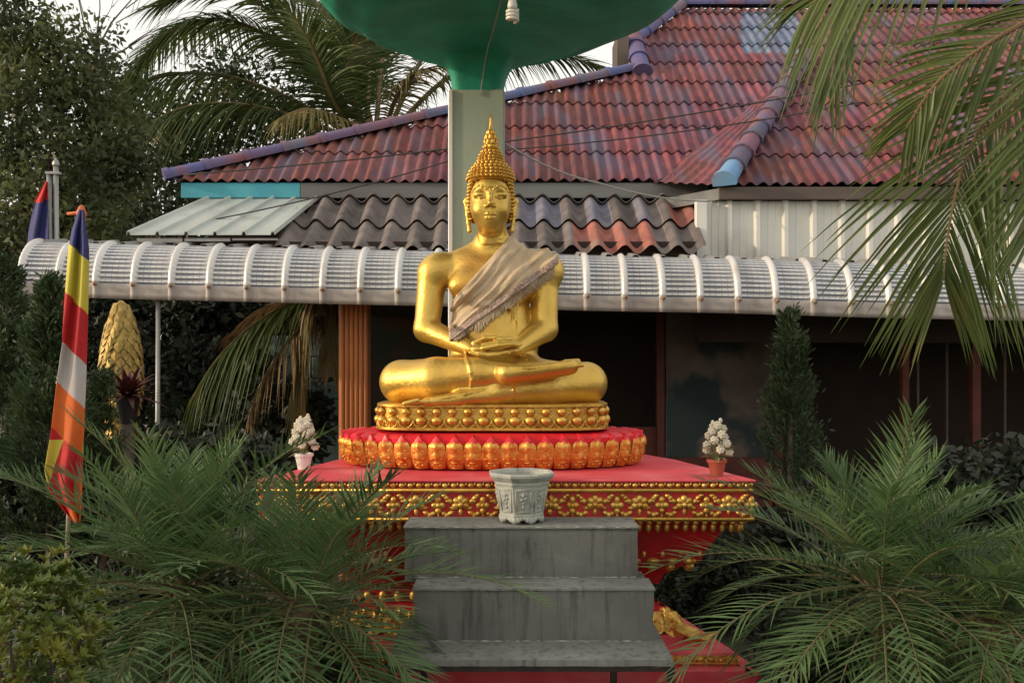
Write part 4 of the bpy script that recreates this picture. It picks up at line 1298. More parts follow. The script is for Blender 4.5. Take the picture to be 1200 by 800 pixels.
# ================================================================= vegetation
def spline(ctrl, n):
    C_ = [Vector(c) for c in ctrl]; C_ = [2*C_[0]-C_[1]] + C_ + [2*C_[-1]-C_[-2]]; out = []
    m = len(C_) - 3
    for i in range(n):
        t = i/(n-1)*m; k = min(int(t), m-1); t -= k
        p0, p1, p2, p3 = C_[k:k+4]
        out.append(.5*((2*p1) + (p2-p0)*t + (2*p0-5*p1+4*p2-p3)*t*t + (3*p1-p0-3*p2+p3)*t**3))
    return out
def frond_mesh(b, path, n, L, w, ang0, ang1, droop, lift=.25, r0=.02, jit=.12, start=.12, sides=(-1,1), upv=(0,0,1), taper=True, segs=4, wprof=(.55,1,.8,.45,.04), ragged=0.0):
    """leaf of a palm: stem along path, leaflets in two ranks. b: MB with material 0 leaf, 1 stem"""
    S = spline(path, 26)
    b.cur = 1
    b.tube(S, [r0*(1-.85*i/25) for i in range(26)], 5)
    b.cur = 0
    upv = Vector(upv)
    for i in range(n):
        t = start + (1-start)*i/(n-1)
        f = t*25; k = min(int(f), 24); p = S[k].lerp(S[k+1], f-k)
        tan = (S[k+1]-S[k]).normalized()
        side = tan.cross(upv)
        if side.length < .05: side = tan.cross(Vector((0,1,0)))
        side.normalize(); nrm = side.cross(tan).normalized()
        for s in sides:
            if ragged and random.random() < ragged: continue
            a = ang0 + (ang1-ang0)*t + random.uniform(-jit, jit)
            d = (tan*math.cos(a) + side*s*math.sin(a) + nrm*(lift + random.uniform(-jit, jit))).normalized()
            env = (min(1, .45 + 2.2*(t-start)) if taper else 1) * (1 - .62*max(0, t-.45)/.55)
            l = L*env*random.uniform(.88, 1.08)
            ww = w*random.uniform(.8,1.15)
            wd = d.cross(nrm).normalized()
            if random.random() < .5: wd = (wd + nrm*random.uniform(-.5,.5)).normalized()
            vs = []; dr = droop*random.uniform(.6,1.4)
            p_ = p + side*s*.004
            for q in range(segs+1):
                u = q/segs
                pos = p_ + d*(l*u) + Vector((0,0,-1))*(dr*l*u*u)
                hw = ww*wprof[min(len(wprof)-1, int(round(u*(len(wprof)-1))))]*.5
                vs.append(pos - wd*hw); vs.append(pos + nrm*(-hw*.35)); vs.append(pos + wd*hw)
            fs = []
            for q in range(segs):
                o = q*3; fs += [(o,o+1,o+4,o+3),(o+1,o+2,o+5,o+4)]
            b.add(vs, fs)
def frond_obj(name, parent, path, mats, **kw):
    b = MB(); frond_mesh(b, path, **kw)
    return b.build(name, None, parent, False, mats)

def date_palm(px, py, Y, label, nf, L, seed, maxel=84, minel=-42, azbias=None, trunk_r=.07):
    random.seed(seed)
    c = W(px, py, Y); lean = Vector((random.uniform(-.12,.12), random.uniform(-.25,-.05), 0))
    root = thing('pygmy_date_palm', (c.x, c.y, 0), label, 'palm', 'pygmy date palms in front of the altar')
    b = MB(); pts = []; rs = []
    for i in range(26):
        t = i/25; pts.append((c.x + .02*math.sin(t*3), c.y, (c.z+.02)*t)); rs.append(trunk_r*(1.15-.25*t + .10*(i % 2)))
    b.tube(pts, rs, 10); b.build('trunk', M['palm_trunk'], root)
    for i in range(nf):
        u = (i+.5)/nf
        az = i*2.39996 + random.uniform(-.2,.2)
        el = R(maxel + (minel-maxel)*u**.85 + random.uniform(-6,6))
        ln = L*random.uniform(.70,1.12)*(.72 + .35*min(1, u*2.2))
        d = Vector((math.cos(az)*math.cos(el), math.sin(az)*math.cos(el), math.sin(el)))
        h = Vector((math.cos(az), math.sin(az), 0))
        h = (h + lean).normalized(); path = []
        p = c + Vector((random.uniform(-.05,.05), random.uniform(-.05,.05), random.uniform(-.06,.03))); cur = el
        for q in range(8):
            path.append(p.copy())
            dd = h*math.cos(cur) + Vector((0,0,1))*math.sin(cur)
            p = p + dd*(ln/7); cur -= R(3.5 + 7*u)*(.5 + q*.22)
        frond_obj('frond', root, path, [M['phoenix'], M['phoenix_stem']], n=29, L=.29*L, w=.0115, ang0=1.05, ang1=.45, droop=.10+.14*random.random(), lift=.30, r0=.0065, jit=.15, start=.14)
    return root
date_palm(215, 690, 4.15, 'pygmy date palm with a big dense crown between croton bush and altar', 62, 1.12, 11)
date_palm(352, 705, 4.05, 'smaller pygmy date palm whose fronds reach over the concrete steps', 46, .98, 12, maxel=74)
date_palm(1035, 690, 4.2, 'pygmy date palm with a big dense crown below the porch cypress', 60, 1.0, 23)
date_palm(1165, 730, 3.95, 'smaller pygmy date palm below the window bars at the picture edge', 38, .82, 24, maxel=75)

def coco_palm(name, base, crown, label, group=None, r=.13):
    root = thing(name, base, label, 'palm', group)
    b = MB(); pts = []; rs = []
    a = Vector(base); c = Vector(crown)
    for i in range(40):
        t = i/39; pts.append(a.lerp(c, t) + Vector((.12*math.sin(t*math.pi), 0, 0))); rs.append(r*(1.35-.45*t)*(1.04 if i % 2 else .97))
    b.tube(pts, rs, 12); b.build('trunk', M['palm_trunk'], root, smooth=True)
    return root
def PP(*a): return [W(*q) for q in a]
random.seed(5)
cp = coco_palm('coconut_palm', (WX(440,14), 14.2, 0), W(438, 168, 14), 'tall coconut palm with arching fronds behind the hall roof', 'coconut palms')
CM = [M['coco'], M['coco_rachis']]
kw = dict(n=112, L=1.05, w=.036, ang0=1.2, ang1=.5, droop=.35, lift=.12, r0=.045, jit=.08)
kd = dict(kw, droop=.75, lift=-.05)
frond_obj('frond', cp, PP((422,168,14),(355,140,13.6),(280,122,13.2),(210,128,12.9),(155,165,12.7),(128,225,12.6)), CM, **dict(kd, L=1.15))
frond_obj('frond', cp, PP((420,168,14),(370,90,13.8),(310,40,13.5),(250,22,13.2),(195,40,13),(160,80,12.9)), CM, **dict(kw, L=1.1, droop=.55))
frond_obj('frond', cp, PP((425,168,14),(392,120,13.2),(372,70,12.8),(345,20,12.5),(300,-20,12.3)), CM, **dict(kw, L=1.15, droop=.5))
frond_obj('frond', cp, PP((425,168,14),(345,118,13.8),(258,88,13.6),(180,92,13.4),(120,130,13.2),(88,205,13.1)), CM, **kd)
frond_obj('frond', cp, PP((420,165,14),(385,110,13.7),(350,50,13.4),(300,2,13.2),(235,-12,13.0),(180,8,12.9)), CM, **kw)
frond_obj('frond', cp, PP((430,160,14),(405,80,14.1),(375,10,14.3),(330,-40,14.4),(270,-50,14.6)), CM, **kw)
frond_obj('frond', cp, PP((430,160,14),(432,60,14.3),(420,-20,14.6),(395,-80,14.9)), CM, **kw)
frond_obj('frond', cp, PP((440,160,14),(450,60,14.2),(470,-20,14.4),(500,-60,14.6)), CM, **kw)
frond_obj('frond', cp, PP((440,160,14),(410,60,14.6),(380,10,15.2),(360,0,15.9)), CM, **kw)
frond_obj('frond', cp, PP((450,165,14),(520,95,14.2),(590,68,14.4),(660,66,14.6),(730,90,14.8)), CM, **dict(kw, droop=.5))
frond_obj('frond', cp, PP((450,165,14),(500,60,14.4),(560,0,14.8),(640,-10,15.2)), CM, **kw)
frond_obj('frond', cp, PP((440,165,13.9),(400,140,13.0),(360,128,12.4),(325,140,12.0)), [M['frond_olive'], M['coco_rachis']], **dict(kd, n=40, L=.6))
frond_obj('frond', cp, PP((450,165,13.9),(462,120,13.4),(485,88,13.1),(520,75,12.9)), [M['frond_olive'], M['coco_rachis']], **dict(kd, n=44, L=.65))
frond_obj('frond', cp, PP((435,165,14),(370,130,14.8),(290,120,15.4),(215,150,15.8),(170,210,16)), CM, **kd)
frond_obj('frond', cp, PP((435,165,14),(350,60,15),(260,30,15.8),(190,50,16.5),(140,110,17)), CM, **dict(kw, droop=.5))
frond_obj('frond', cp, PP((440,165,14.0),(405,100,13.2),(420,40,12.9),(450,10,12.7)), CM, **kw)

cp = coco_palm('coconut_palm', (WX(413,9.4), 9.4, 0), W(404, 338, 9.35), 'low coconut palm with drooping brown and olive fronds hanging beside the orange column', 'coconut palms', .10)
DM = [M['frond_dry'], M['coco_rachis']]; OM = [M['frond_olive'], M['coco_rachis']]
k2 = dict(n=58, L=.62, w=.030, ang0=1.1, ang1=.5, droop=.9, lift=-.1, r0=.024, jit=.12)
frond_obj('frond', cp, PP((408,338,9.4),(352,352,9.3),(300,378,9.2),(255,420,9.1),(222,470,9.05)), CM, **dict(k2, L=.72))
frond_obj('frond', cp, PP((408,338,9.4),(368,366,9.2),(330,410,9.0),(300,462,8.95),(284,520,8.9)), DM, **dict(k2, L=.36, ragged=.2))
frond_obj('frond', cp, PP((404,338,9.3),(372,342,9.1),(356,372,9.0),(350,430,9.0),(348,505,9.0)), OM, **dict(k2, L=.42, ang0=.5, ang1=.3, droop=1.2))
frond_obj('frond', cp, PP((408,338,9.4),(392,352,9.2),(386,385,9.15),(388,430,9.1)), OM, **dict(k2, L=.35, ang0=.7, ang1=.4))
frond_obj('frond', cp, PP((408,338,9.4),(360,346,9.8),(310,360,10.2),(262,398,10.6)), DM, **dict(k2, L=.6, ragged=.15))

# near coconut palm whose leaves hang in from the right; its trunk stands outside the picture
cp = coco_palm('coconut_palm', (2.55, 3.1, 0), (2.2, 2.9, 3.55), 'coconut palm reaching in from the top corner with long yellow-green leaflets close by', 'coconut palms', .12)
NM = [M['coco_near'], M['coco_rachis']]
cr = Vector((2.18, 2.9, 3.52))
k3 = dict(n=46, L=.66, w=.0145, ang0=.95, ang1=.42, droop=.22, lift=.02, r0=.013, jit=.09, segs=5, wprof=(.5,.9,1,.8,.45,.05), upv=(0,-1,.35))
frond_obj('frond', cp, [cr] + PP((1290,-10,3.0),(1205,84,3.05),(1148,152,3.1),(1121,222,3.15),(1108,296,3.2),(1106,330,3.22)), NM, **dict(k3, start=.30))
frond_obj('frond', cp, [cr] + PP((1290,-60,2.9),(1225,10,2.95),(1160,50,3.0),(1100,95,3.05),(1062,150,3.1)), NM, **dict(k3, start=.3, L=.42, n=34))
frond_obj('frond', cp, [cr] + PP((1240,-110,2.7),(1130,-75,2.7),(1040,-45,2.75),(985,-20,2.8),(950,5,2.85)), NM, **dict(k3, start=.34, L=.44, n=24, droop=.65, ang0=1.0))
frond_obj('frond', cp, [cr] + PP((1250,-120,3.2),(1150,-95,3.3),(1080,-60,3.4),(1010,-30,3.5),(985,40,3.5),(972,100,3.5)), NM, **dict(k3, start=.40, L=.42, n=24, ang0=.6, ang1=.25, droop=.5, upv=(0,-1,.1)))
frond_obj('frond', cp, [cr] + PP((1300,-20,2.75),(1265,70,2.7),(1235,170,2.7),(1215,270,2.7)), NM, **dict(k3, start=.3, n=36, L=.5))

# broad-leaved masses ------------------------------------------------
def leaf_arrays(cent, size, nrm_jit=1.0, aspect=.45, droop=.3):
    n = len(cent)
    d = rng.normal(size=(n,3)); d[:,2] -= droop; d /= np.linalg.norm(d, axis=1)[:,None]
    q = rng.normal(size=(n,3)); s = np.cross(d, q); s /= np.linalg.norm(s, axis=1)[:,None]
    L = size*rng.uniform(.6,1.3,(n,1))
    p0 = cent; p2 = cent + d*L; mid = cent + d*L*.45
    nn = np.cross(d, s)*L*.08
    V = np.stack([p0, mid + s*L*aspect*.5 + nn, p2, mid - s*L*aspect*.5 + nn], 1).reshape(-1,3)
    F = np.arange(n*4).reshape(-1,4)
    return V, F
def crown_points(blobs, per, clump=.16, shell=.55):
    """blobs: (x,y,z,rx,ry,rz,weight)"""
    out = []
    for (x,y,z,rx,ry,rz,wt) in blobs:
        m = max(4, int(per*wt))
        nclump = max(3, m//26)
        u = rng.normal(size=(nclump,3)); u /= np.linalg.norm(u,axis=1)[:,None]
        rr = shell + (1-shell)*rng.random((nclump,1))**.7
        cc = np.array((x,y,z)) + u*rr*np.array((rx,ry,rz))
        idx = rng.integers(0, nclump, m)
        out.append(cc[idx] + rng.normal(size=(m,3))*clump)
    return np.concatenate(out)
def tree(name, base, blobs, nleaf, size, m, label, cat='tree', group=None, trunk_r=.1, clump=.16, trunk=True, aspect=.45, limbs=True, partname='crown'):
    root = thing(name, base, label, cat, group)
    tot = sum(q[6] for q in blobs)
    pts = crown_points(blobs, nleaf/tot, clump)
    pts = pts[pts[:,2] > .02]
    V, F = leaf_arrays(pts, size, aspect=aspect)
    mesh_obj(partname, V, F, m, root)
    if trunk:
        b = MB(); top = Vector((sum(q[0] for q in blobs)/len(blobs), sum(q[1] for q in blobs)/len(blobs), sum(q[2] for q in blobs)/len(blobs)))
        a = Vector(base); fork = a.lerp(top, .55)
        b.tube([a, a.lerp(fork,.5)+Vector((.05,.03,0)), fork, top], [trunk_r, trunk_r*.8, trunk_r*.65, trunk_r*.3], 9)
        if limbs:
            for q in blobs:
                e = Vector(q[:3]); md = fork.lerp(e, .5) + Vector((random.uniform(-.1,.1), random.uniform(-.1,.1), .12))
                b.tube([fork, md, e], [trunk_r*.42, trunk_r*.28, trunk_r*.10], 6)
                for j in range(3):
                    e2 = e + Vector((random.uniform(-1,1)*q[3], random.uniform(-1,1)*q[4], random.uniform(-.4,1)*q[5]))*.9
                    b.tube([e, (e+e2)/2 + Vector((0,0,.05)), e2], [trunk_r*.12, trunk_r*.08, trunk_r*.03], 4)
        b.build('trunk', M['bark'], root)
    return root
def BL(lst, Y, dr=.0):
    out = []
    for (px, py, rx, ry) in lst:
        y = Y + random.uniform(-.5,.5) + dr
        c = W(px, py, y); a = rx*y/FL; z = ry*y/FL
        out.append((c.x, c.y, c.z, a, max(a,z)*.8, z, a*z))
    return out
random.seed(9)
tree('broadleaf_tree', (WX(20,10.5), 10.5, 0), BL([(15,40,55,60),(75,70,50,45),(20,140,60,60),(100,140,55,45),(60,200,60,50),(10,250,50,50),(125,205,45,40),(95,265,45,40),(150,165,35,30)], 10.5),
     15500, .095, M['leaf_tree'], 'dense leafy tree filling the upper corner beside the flags', group='trees behind the awning', trunk_r=.16, clump=.15)
tree('broadleaf_tree', (WX(170,15), 15.5, 0), BL([(180,240,55,40),(130,250,45,40),(235,200,50,38),(205,150,45,35),(265,150,50,40),(300,105,45,35),(160,130,40,35),(340,150,40,30),(100,90,45,30),(255,90,30,25)], 15.5),
     8500, .13, M['leaf_dark'], 'darker thin tree behind the coconut fronds, sky showing through it', group='trees behind the awning', trunk_r=.15, clump=.22)
tree('broadleaf_tree', (WX(300,19), 19, 0), BL([(60,300,90,60),(200,320,90,60),(400,330,70,60)], 19),
     9000, .26, M['leaf_back'], 'distant dark tree low behind the coconut palm', group='trees behind the awning', trunk_r=.2, clump=.3)
# bare twigs against the sky
b = MB()
def twig(a, d, l, r, n):
    e = a + d*l; md = (a+e)/2 + Vector((random.uniform(-.06,.06), 0, random.uniform(-.03,.06)))*l
    b.tube([a, md, e], [r, r*.75, r*.45], 5)
    if n:
        for _ in range(2):
            q = a.lerp(e, random.uniform(.4,1)); dd = (d + Vector((random.uniform(-.8,.8), random.uniform(-.3,.3), random.uniform(-.2,.5)))).normalized()
            twig(q, dd, l*.65, r*.5, n-1)
random.seed(14)
rt = thing('bare_tree', (WX(95,12.5), 12.5, 0), 'leafless thin tree with twigs standing out against the pale sky', 'tree')
b.tube([(WX(95,12.5),12.5,0),(WX(100,12.5),12.5,3.5),W(112,62,12.5)], [.08,.06,.035], 7)
for (px, py, dx, dz, l) in ((112,62,.55,.8,.9),(112,60,-.3,.9,.7),(112,75,.9,.5,.8),(105,90,-.6,.6,.7),(112,62,.1,1,.6)):
    twig(W(px,py,12.5), Vector((dx,0,dz)).normalized(), l, .016, 3)
b.build('branches', M['bark'], rt)

# hedge and dark shrubs under the awning
random.seed(21)
def shrub(px, py, rx, ry, Y, n, size, m, label, cat='shrub', group='dark shrubs in the garden', clump=.10, k=5):
    L_ = []
    for i in range(k): L_.append((px + random.uniform(-.6,.6)*rx, py + random.uniform(-.6,.6)*ry, rx*.5, ry*.5))
    bl = BL(L_, Y)
    bl = [(q[0], Y + (q[1]-Y)*.4, max(q[2], .25), q[3], q[4], q[5], q[6]) for q in bl]
    return tree('garden_shrub', (WX(px, Y), Y, 0), bl, n, size, m, label, cat, group, .03, clump, aspect=.5, partname='foliage')
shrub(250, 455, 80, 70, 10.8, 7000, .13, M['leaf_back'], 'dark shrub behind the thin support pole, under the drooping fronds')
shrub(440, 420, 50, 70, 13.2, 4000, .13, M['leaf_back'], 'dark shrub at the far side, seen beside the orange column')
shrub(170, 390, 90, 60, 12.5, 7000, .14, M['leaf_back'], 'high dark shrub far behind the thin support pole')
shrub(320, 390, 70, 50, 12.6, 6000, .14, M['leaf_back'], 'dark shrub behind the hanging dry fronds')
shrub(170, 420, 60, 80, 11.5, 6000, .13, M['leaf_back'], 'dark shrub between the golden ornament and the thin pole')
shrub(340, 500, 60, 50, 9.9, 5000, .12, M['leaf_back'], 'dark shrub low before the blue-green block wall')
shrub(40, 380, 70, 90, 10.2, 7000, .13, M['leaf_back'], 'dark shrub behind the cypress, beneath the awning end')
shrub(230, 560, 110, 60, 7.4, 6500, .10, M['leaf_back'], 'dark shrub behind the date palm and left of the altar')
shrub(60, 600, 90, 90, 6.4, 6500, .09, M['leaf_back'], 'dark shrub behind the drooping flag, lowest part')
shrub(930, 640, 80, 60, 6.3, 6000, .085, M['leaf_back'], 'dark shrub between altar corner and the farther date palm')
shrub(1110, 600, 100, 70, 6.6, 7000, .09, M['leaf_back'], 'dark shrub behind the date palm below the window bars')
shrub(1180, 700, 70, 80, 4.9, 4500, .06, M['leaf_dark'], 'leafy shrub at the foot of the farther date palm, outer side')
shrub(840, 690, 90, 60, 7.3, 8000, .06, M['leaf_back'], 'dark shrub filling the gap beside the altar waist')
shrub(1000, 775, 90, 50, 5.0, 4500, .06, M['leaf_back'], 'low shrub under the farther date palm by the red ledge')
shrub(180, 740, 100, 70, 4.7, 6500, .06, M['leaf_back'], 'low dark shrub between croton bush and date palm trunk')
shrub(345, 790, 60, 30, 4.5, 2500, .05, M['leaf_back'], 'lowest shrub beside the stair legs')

def cypress(px, ptop, pbot, Y, hw, n, label, m=None, group='cypresses'):
    root = thing('cypress', (WX(px,Y), Y, 0), label, 'shrub', group)
    zt_, zb_ = WZ(ptop, Y), max(.05, WZ(pbot, Y)); Rm = hw*Y/FL; cx_ = WX(px, Y)
    t = rng.random(n)**.8; a = rng.random(n)*2*math.pi
    ns = 70; bt = rng.random(ns)**.9; ba = rng.random(ns)*2*math.pi
    idx = rng.integers(0, ns, n); s = rng.random(n)
    rad = Rm*(1-bt[idx])**.7*(.25 + .75*s)
    z = zb_ + (zt_-zb_)*bt[idx] + rad*.9*s + rng.normal(size=n)*.03
    pts = np.stack([cx_ + rad*np.cos(ba[idx])*(.75+.5*rng.random(ns)[idx]) + rng.normal(size=n)*.028, Y + rad*np.sin(ba[idx]) + rng.normal(size=n)*.028, z], 1)
    d = np.stack([np.cos(ba[idx]), np.sin(ba[idx]), np.full(n, 1.1)], 1) + rng.normal(size=(n,3))*.45
    d /= np.linalg.norm(d, axis=1)[:,None]; q = rng.normal(size=(n,3)); sd_ = np.cross(d,q); sd_ /= np.linalg.norm(sd_,axis=1)[:,None]
    L = rng.uniform(.03,.065,(n,1)); 
    V = np.stack([pts, pts + d*L*.5 + sd_*L*.13, pts + d*L, pts + d*L*.5 - sd_*L*.13], 1).reshape(-1,3)
    mesh_obj('foliage', V, np.arange(n*4).reshape(-1,4), m or M['conifer'], root)
    b = MB(); b.tube([(cx_,Y,0),(cx_,Y,zt_-.1)], [.035,.008], 7); b.build('trunk', M['bark'], root)
cypress(58, 335, 640, 6.0, 62, 20000, 'feathery green cypress behind the drooping striped flag')
cypress(8, 310, 640, 6.6, 55, 14000, 'cypress at the picture edge, left of the striped flag')
cypress(926, 368, 600, 7.3, 40, 9000, 'dark cypress in the porch shade between mural and window bars')
cypress(120, 440, 640, 6.2, 26, 6000, 'small cypress under the golden ornament')

# croton bush: rosettes of glossy pointed leaves
random.seed(31)
cb = thing('croton_bush', (WX(38,3.2), 3.2, 0), 'bushy yellow-green croton with glossy leaves in the bottom corner', 'shrub')
b = MB(); c0_ = W(34, 748, 3.2)
for i in range(420):
    a = random.random()*6.283; u = random.random()
    el = math.asin(random.uniform(-.6,1))
    r = (.22 + .05*mnoise.noise((a*1.5, el*2, 0)))*random.uniform(.72,1.05)
    d = Vector((math.cos(a)*math.cos(el), math.sin(a)*math.cos(el), math.sin(el)))
    p = c0_ + Vector((d.x*r*1.0, d.y*r*.9, d.z*r*(1.22 if d.z > 0 else 2.2)))
    axis = (d*.6 + Vector((0,0,.8))).normalized()
    sidev = axis.cross(Vector((random.random(),random.random(),.2))).normalized()
    for k in range(11):
        an = k*2.4 + random.uniform(-.3,.3); s_ = Matrix.Rotation(an, 3, axis) @ sidev
        ld = (axis*random.uniform(.4,1.7) + s_).normalized(); l = random.uniform(.032,.055); wv = ld.cross(axis).normalized()*l*.18
        up_ = wv.cross(ld).normalized()*l
        b.add([p, p+ld*l*.45+wv+up_*.08, p+ld*l*.45-up_*.02, p+ld*l*.45-wv+up_*.08, p+ld*l-Vector((0,0,.004))], [(0,1,2),(0,2,3),(1,4,2),(2,4,3)])
b.build('foliage', M['croton'], cb)
b = MB()
for k in range(9):
    a = k*.7; b.tube([(c0_.x,3.2,0),(c0_.x+.08*math.cos(a),3.2+.08*math.sin(a),c0_.z-.25),(c0_.x+.2*math.cos(a),3.2+.2*math.sin(a),c0_.z+.05)], [.012,.009,.004], 5)
b.build('stems', M['bark'], cb)

# ================================================================= small things
# drooping striped flag
FP = {'blue': mat('flag_blue', (.03,.035,.16), (.025,.03,.13), 9, .75), 'yellow': mat('flag_yellow', (.66,.58,.08), (.60,.52,.07), 9, .75, transl=.15),
      'red': mat('flag_red', (.56,.02,.025), (.48,.017,.02), 9, .75, transl=.15), 'white': mat('flag_white', (.52,.48,.46), (.47,.43,.42), 9, .75, transl=.15),
      'orange': mat('flag_orange', (.72,.15,.02), (.64,.125,.02), 9, .75, transl=.15)}
FC = ['blue','yellow','red','white','orange']
FYd = 4.55
def pole(name, pa, pb, Y, r, m, parent):
    b = MB(); b.tube([W(*pa, Y), W(*pb, Y)], r, 8); return b.build(name, m, parent, smooth=True)
flg = thing('striped_flag', (WX(68, FYd+.04), FYd+.04, 0), 'drooping striped flag in blue, yellow, red, white and orange wrapped on its pole', 'flag')
b = MB(); b.tube([(WX(68,FYd+.05), FYd+.05, 0), W(95, 252, FYd+.05)], .011, 8); b.build('pole', mat('pale_pole', (.42,.36,.28), (.34,.28,.22), 10, .6), flg, smooth=True)
b = MB(); pf = W(95.5, 256, FYd+.05); om = mat('orange_finial', (.55,.12,.04), None, rough=.6)
b.lathe(pf, [(.016,-.03),(.022,-.01),(.02,.01),(.028,.022),(.02,.04),(.014,.055),(.005,.065)], 10)
b.tube([pf + Vector((-.07,0,.022)), pf + Vector((.02,0,.03))], [.008,.012], 6); b.build('finial', om, flg, smooth=True)
ys = [246, 270, 290, 345, 400, 450, 510, 550, 575, 600, 612]
lx = [93, 85, 81, 77, 73, 66, 59, 52, 57, 76, 87]; rx = [98, 100.5, 103.5, 104, 102.5, 101, 98.5, 97, 96.5, 95.5, 94]
V = []; F = []; mi = []; nu, nv = 60, 260
for j in range(nv+1):
    py = 246 + (612-246)*j/nv; a = np.interp(py, ys, lx); c_ = np.interp(py, ys, rx)
    for i in range(nu+1):
        s = i/nu
        fold = .020*math.sin(s*math.pi*3.1 + py*.011) + .009*math.sin(s*11 + py*.03) + .006*mnoise.noise((s*3, py*.02, 4))
        V.append(W(a + (c_-a)*s, py, FYd + fold*min(1, (py-240)/60)))
def fcol(px, py):
    s = (px - 78)*.95
    e = py - s
    if e < 282: return 0
    if e < 344 + (px-90)*.1: return 1
    if e < 405: return 2
    if e < 458: return 3
    if e < 517: return 4
    if py > 515 and (px - 52) < (575-py)*.36 + 2 and px < 76: return 1
    if px > 84 + (612-py)*.12 - 3 and py > 560: return 4
    return 2
for j in range(nv):
    py = 246 + (612-246)*(j+.5)/nv; a = np.interp(py, ys, lx); c_ = np.interp(py, ys, rx)
    for i in range(nu):
        q = j*(nu+1)+i; F.append((q, q+1, q+nu+2, q+nu+1)); mi.append(fcol(a + (c_-a)*(i+.5)/nu, py))
o = mesh_obj('cloth', V, F, None, flg, True, [FP[c] for c in FC], mi)
sd = o.modifiers.new('thickness', 'SOLIDIFY'); sd.thickness = .004
# second flag behind the awning
f2 = thing('folded_flag', (WX(62,8.9), 8.9, 0), 'dark blue flag with red tip limp on twin metal poles behind the awning end', 'flag')
for k, (xa, top) in enumerate(((57.5,205),(65.5,196))):
    b = MB(); b.tube([(WX(xa+5,8.9), 8.9, 0), W(xa, top, 8.9)], .024, 8); b.build('pole', M['steel'], f2, smooth=True)
b = MB(); q = W(63, 203, 8.9); b.box(q.x-.07, q.x+.06, 8.87, 8.93, q.z-.012, q.z+.012); b.lathe(W(65.5,196,8.9), [(.02,0),(.035,.02),(.03,.05),(.01,.075),(.003,.09)], 8); b.build('bracket', M['steel'], f2)
V = []; F = []; mi = []
for j in range(31):
    py = 213 + 105*j/30
    for i in range(17):
        s = i/16; w_ = np.interp(py, [213,235,275,318],[3,16,24,26])
        V.append(W(56 - w_*(1-s) + (py-213)*.02, py, 8.86 + .03*math.sin(s*9+py*.03)))
for j in range(30):
    for i in range(16):
        q = j*17+i; F.append((q,q+1,q+18,q+17)); mi.append(1 if j < 7 - i*.1 else 0)
o = mesh_obj('cloth', V, F, None, f2, True, [FP['blue'], FP['red']], mi); sd = o.modifiers.new('thickness','SOLIDIFY'); sd.thickness = .004
V = [W(69 + 9*s + 1.5*math.sin(py*.1), py, 8.85 + .03*math.sin(s*7)) for py in range(318, 372, 6) for s in (0,.25,.5,.75,1)]
F = [(j*5+i, j*5+i+1, j*5+i+6, j*5+i+5) for j in range(8) for i in range(4)]
o = mesh_obj('cloth_hem', V, F, FP['red'], f2, True); sd = o.modifiers.new('thickness','SOLIDIFY'); sd.thickness = .004

M['gold_dull'] = mat('dull_yellow_gold_paint', (.42,.30,.085), (.26,.17,.045), 18, .55, .5, .3, 60)
# golden scaled ornament and the dark red bromeliad in front of it
go = thing('golden_tail_ornament', (WX(143,7.4), 7.4, 0), 'tall golden cone of overlapping leaf scales standing among the shrubs', 'ornament')
gp = [(352,2),(360,9),(375,14),(400,19),(430,21),(445,21),(470,17),(500,14),(560,13),(700,14),(700,1)]
b = MB(); prof_ = [(pr(r, 7.4), WZ(py,7.4)) for py, r in reversed(gp[:-2])]
b.lathe((WX(142,7.4), 7.4, 0), [(pr(14,7.4), 0)] + prof_, 18); b.build('core', M['gold_dull'], go)
b = MB(); row = 0; py = 360.0
while py < 530:
    r = pr(float(np.interp(py, [q[0] for q in gp], [q[1] for q in gp])), 7.4); z = WZ(py, 7.4); n = max(5, int(2*math.pi*r/.062))
    for k in range(n):
        a = 2*math.pi*(k+.5*(row % 2))/n; h = .092; w_ = .036; rr = r + .002; j = random.uniform(-.008,.008)
        def q_(u, o_, zz): return (WX(142,7.4) + (rr+o_)*math.cos(a) - u*math.sin(a), 7.4 + (rr+o_)*math.sin(a) + u*math.cos(a), z + zz + j)
        b.add([q_(-w_*.7,-.01,.03), q_(w_*.7,-.01,.03), q_(-w_,.016,-h*.55), q_(0,.024,-h*.3), q_(w_,.016,-h*.55), q_(0,.036,-h)], [(0,3,1),(0,2,3),(3,4,1),(2,5,3),(3,5,4)])
    py += 8.2; row += 1
b.build('leaf_scales', M['gold_dull'], go)
br = thing('bromeliad', (WX(146,6.9), 6.9, 0), 'dark red bromeliad in a black pot on a stand in front of the golden ornament', 'potted plant')
zb_ = WZ(464, 6.9); b = MB()
for i in range(70):
    a = i*2.4; el = R(75 - 75*(i/70)**.8); l = .34*random.uniform(.7,1.1)
    d = Vector((math.cos(a)*math.cos(el), math.sin(a)*math.cos(el), math.sin(el))); sdv = d.cross(Vector((0,0,1))).normalized()
    p = Vector((WX(150,6.9), 6.9, zb_)); vs = []
    for u, wv in ((0,.012),(.3,.020),(.65,.017),(1,.001)):
        c_ = p + d*l*u - Vector((0,0,.10*u*u*l*3)); vs += [c_-sdv*wv, c_+sdv*wv]
    b.add(vs, [(0,1,3,2),(2,3,5,4),(4,5,7,6)])
b.build('leaves', mat('dark_red_leaf', (.10,.012,.018), (.045,.02,.015), 6, .5, transl=.15), br)
b = MB(); b.lathe((WX(150,6.9),6.9,zb_-.20), [(.055,0),(.085,.19),(.09,.20),(.075,.20),(.07,.17)], 14); b.build('pot', mat('black_pot', (.012,.012,.016), None, rough=.5), br)
b = MB(); b.lathe((WX(150,6.9),6.9,0), [(.07,0),(.05,.1),(.045,zb_-.201)], 10); b.build('stand', M['fascia_brown'], br)

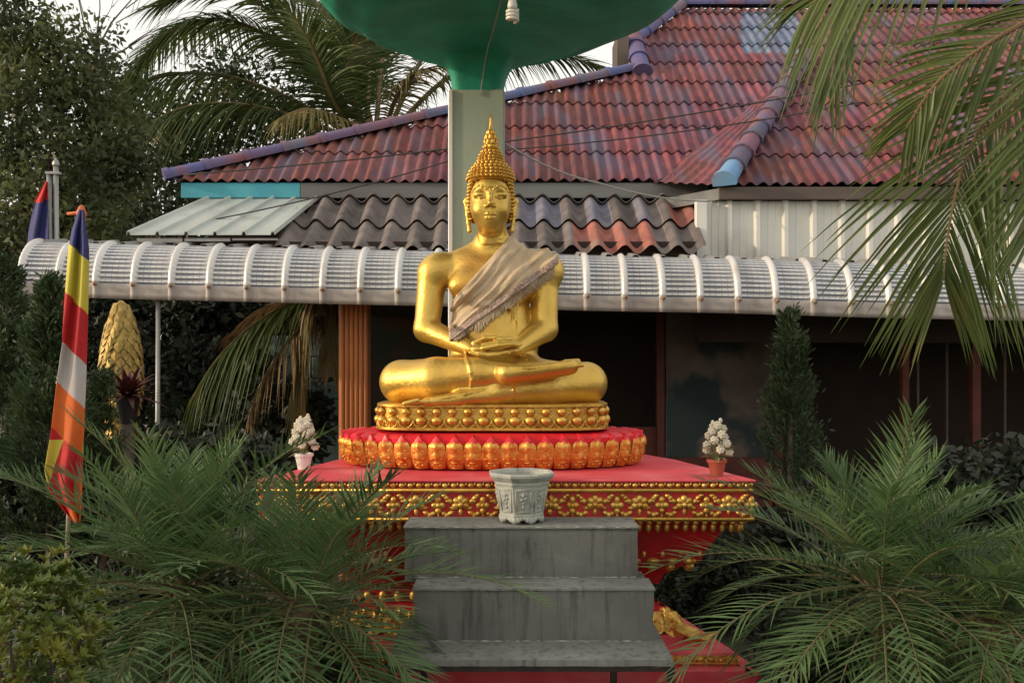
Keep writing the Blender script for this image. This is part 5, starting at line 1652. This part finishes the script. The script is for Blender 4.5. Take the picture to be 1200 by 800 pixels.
# flowers on the altar
def flower_pot(px, py, Y, s, label, potm, seed, nfl=16):
    random.seed(seed)
    c_ = W(px, py, Y); c_.z = H - .623 + .001; root = thing('flower_pot', c_, label, 'flower pot', 'flower pots on the altar')
    b = MB(); b.lathe(c_, [(.036*s,0),(.052*s,.078*s),(.060*s,.080*s),(.060*s,.098*s),(.050*s,.098*s),(.046*s,.070*s)], 18); b.build('pot', potm, root, smooth=False)
    fl_ = MB(); lf = MB()
    for i in range(nfl):
        t = i/nfl; a = i*2.4; h = (.14 + .17*t)*s; r = (.060*(1-t)**.6+.012)*s
        p = c_ + Vector((r*math.cos(a), r*math.sin(a), h))
        lf.tube([c_ + Vector((0,0,.08*s)), (c_+p)/2 + Vector((0,0,.05*s)), p], .0022*s, 4)
        for k in range(7):
            an = k*6.283/7; out = Vector((math.cos(an), -.5+.5*math.sin(an)*.6, math.sin(an)))
            fl_.blob(p + out*.014*s, (.014*s,.007*s,.011*s), Matrix.Rotation(-an, 3, 'Y'), 6, 4)
        fl_.blob(p + Vector((0,-.012*s,0)), (.010*s,.008*s,.010*s), None, 6, 4)
    for dx in (-.022,.024):
        p = c_ + Vector((dx*s, .01, (.318+dx*.3)*s)); fl_.blob(p, (.012*s,.012*s,.018*s), None, 7, 5); lf.tube([c_+Vector((0,0,.15*s)), p], .002*s, 4)
    for i in range(16):
        a = i*2.4; l = random.uniform(.07,.11)*s; p = c_ + Vector((.02*math.cos(a)*s, .02*math.sin(a)*s, random.uniform(.10,.20)*s))
        d = Vector((math.cos(a), math.sin(a), .25 if i % 3 else -.1)).normalized(); sdv = d.cross(Vector((0,0,1))).normalized()*.012*s
        lf.add([p, p+d*l*.5+sdv, p+d*l-Vector((0,0,.02*s)), p+d*l*.5-sdv], [(0,1,2,3)])
    fl_.build('blossoms', mat('cream_petal', (.74,.70,.58), (.66,.60,.46), 20, .7, transl=.2), root, smooth=True)
    lf.build('leaves', mat('pale_leaf', (.14,.17,.06), (.30,.28,.14), 20, .6, transl=.2), root)
terra = mat('terracotta', (.42,.10,.05), (.34,.08,.04), 12, .7)
flower_pot(840, 556, 5.18, .93, 'terracotta pot of white flowers standing alone near the altar corner by the mural', terra, 2)
flower_pot(356, 560, 5.5, .95, 'bunch of white flowers in a pot on the altar near the orange column', M['white_pvc'], 3, 22)
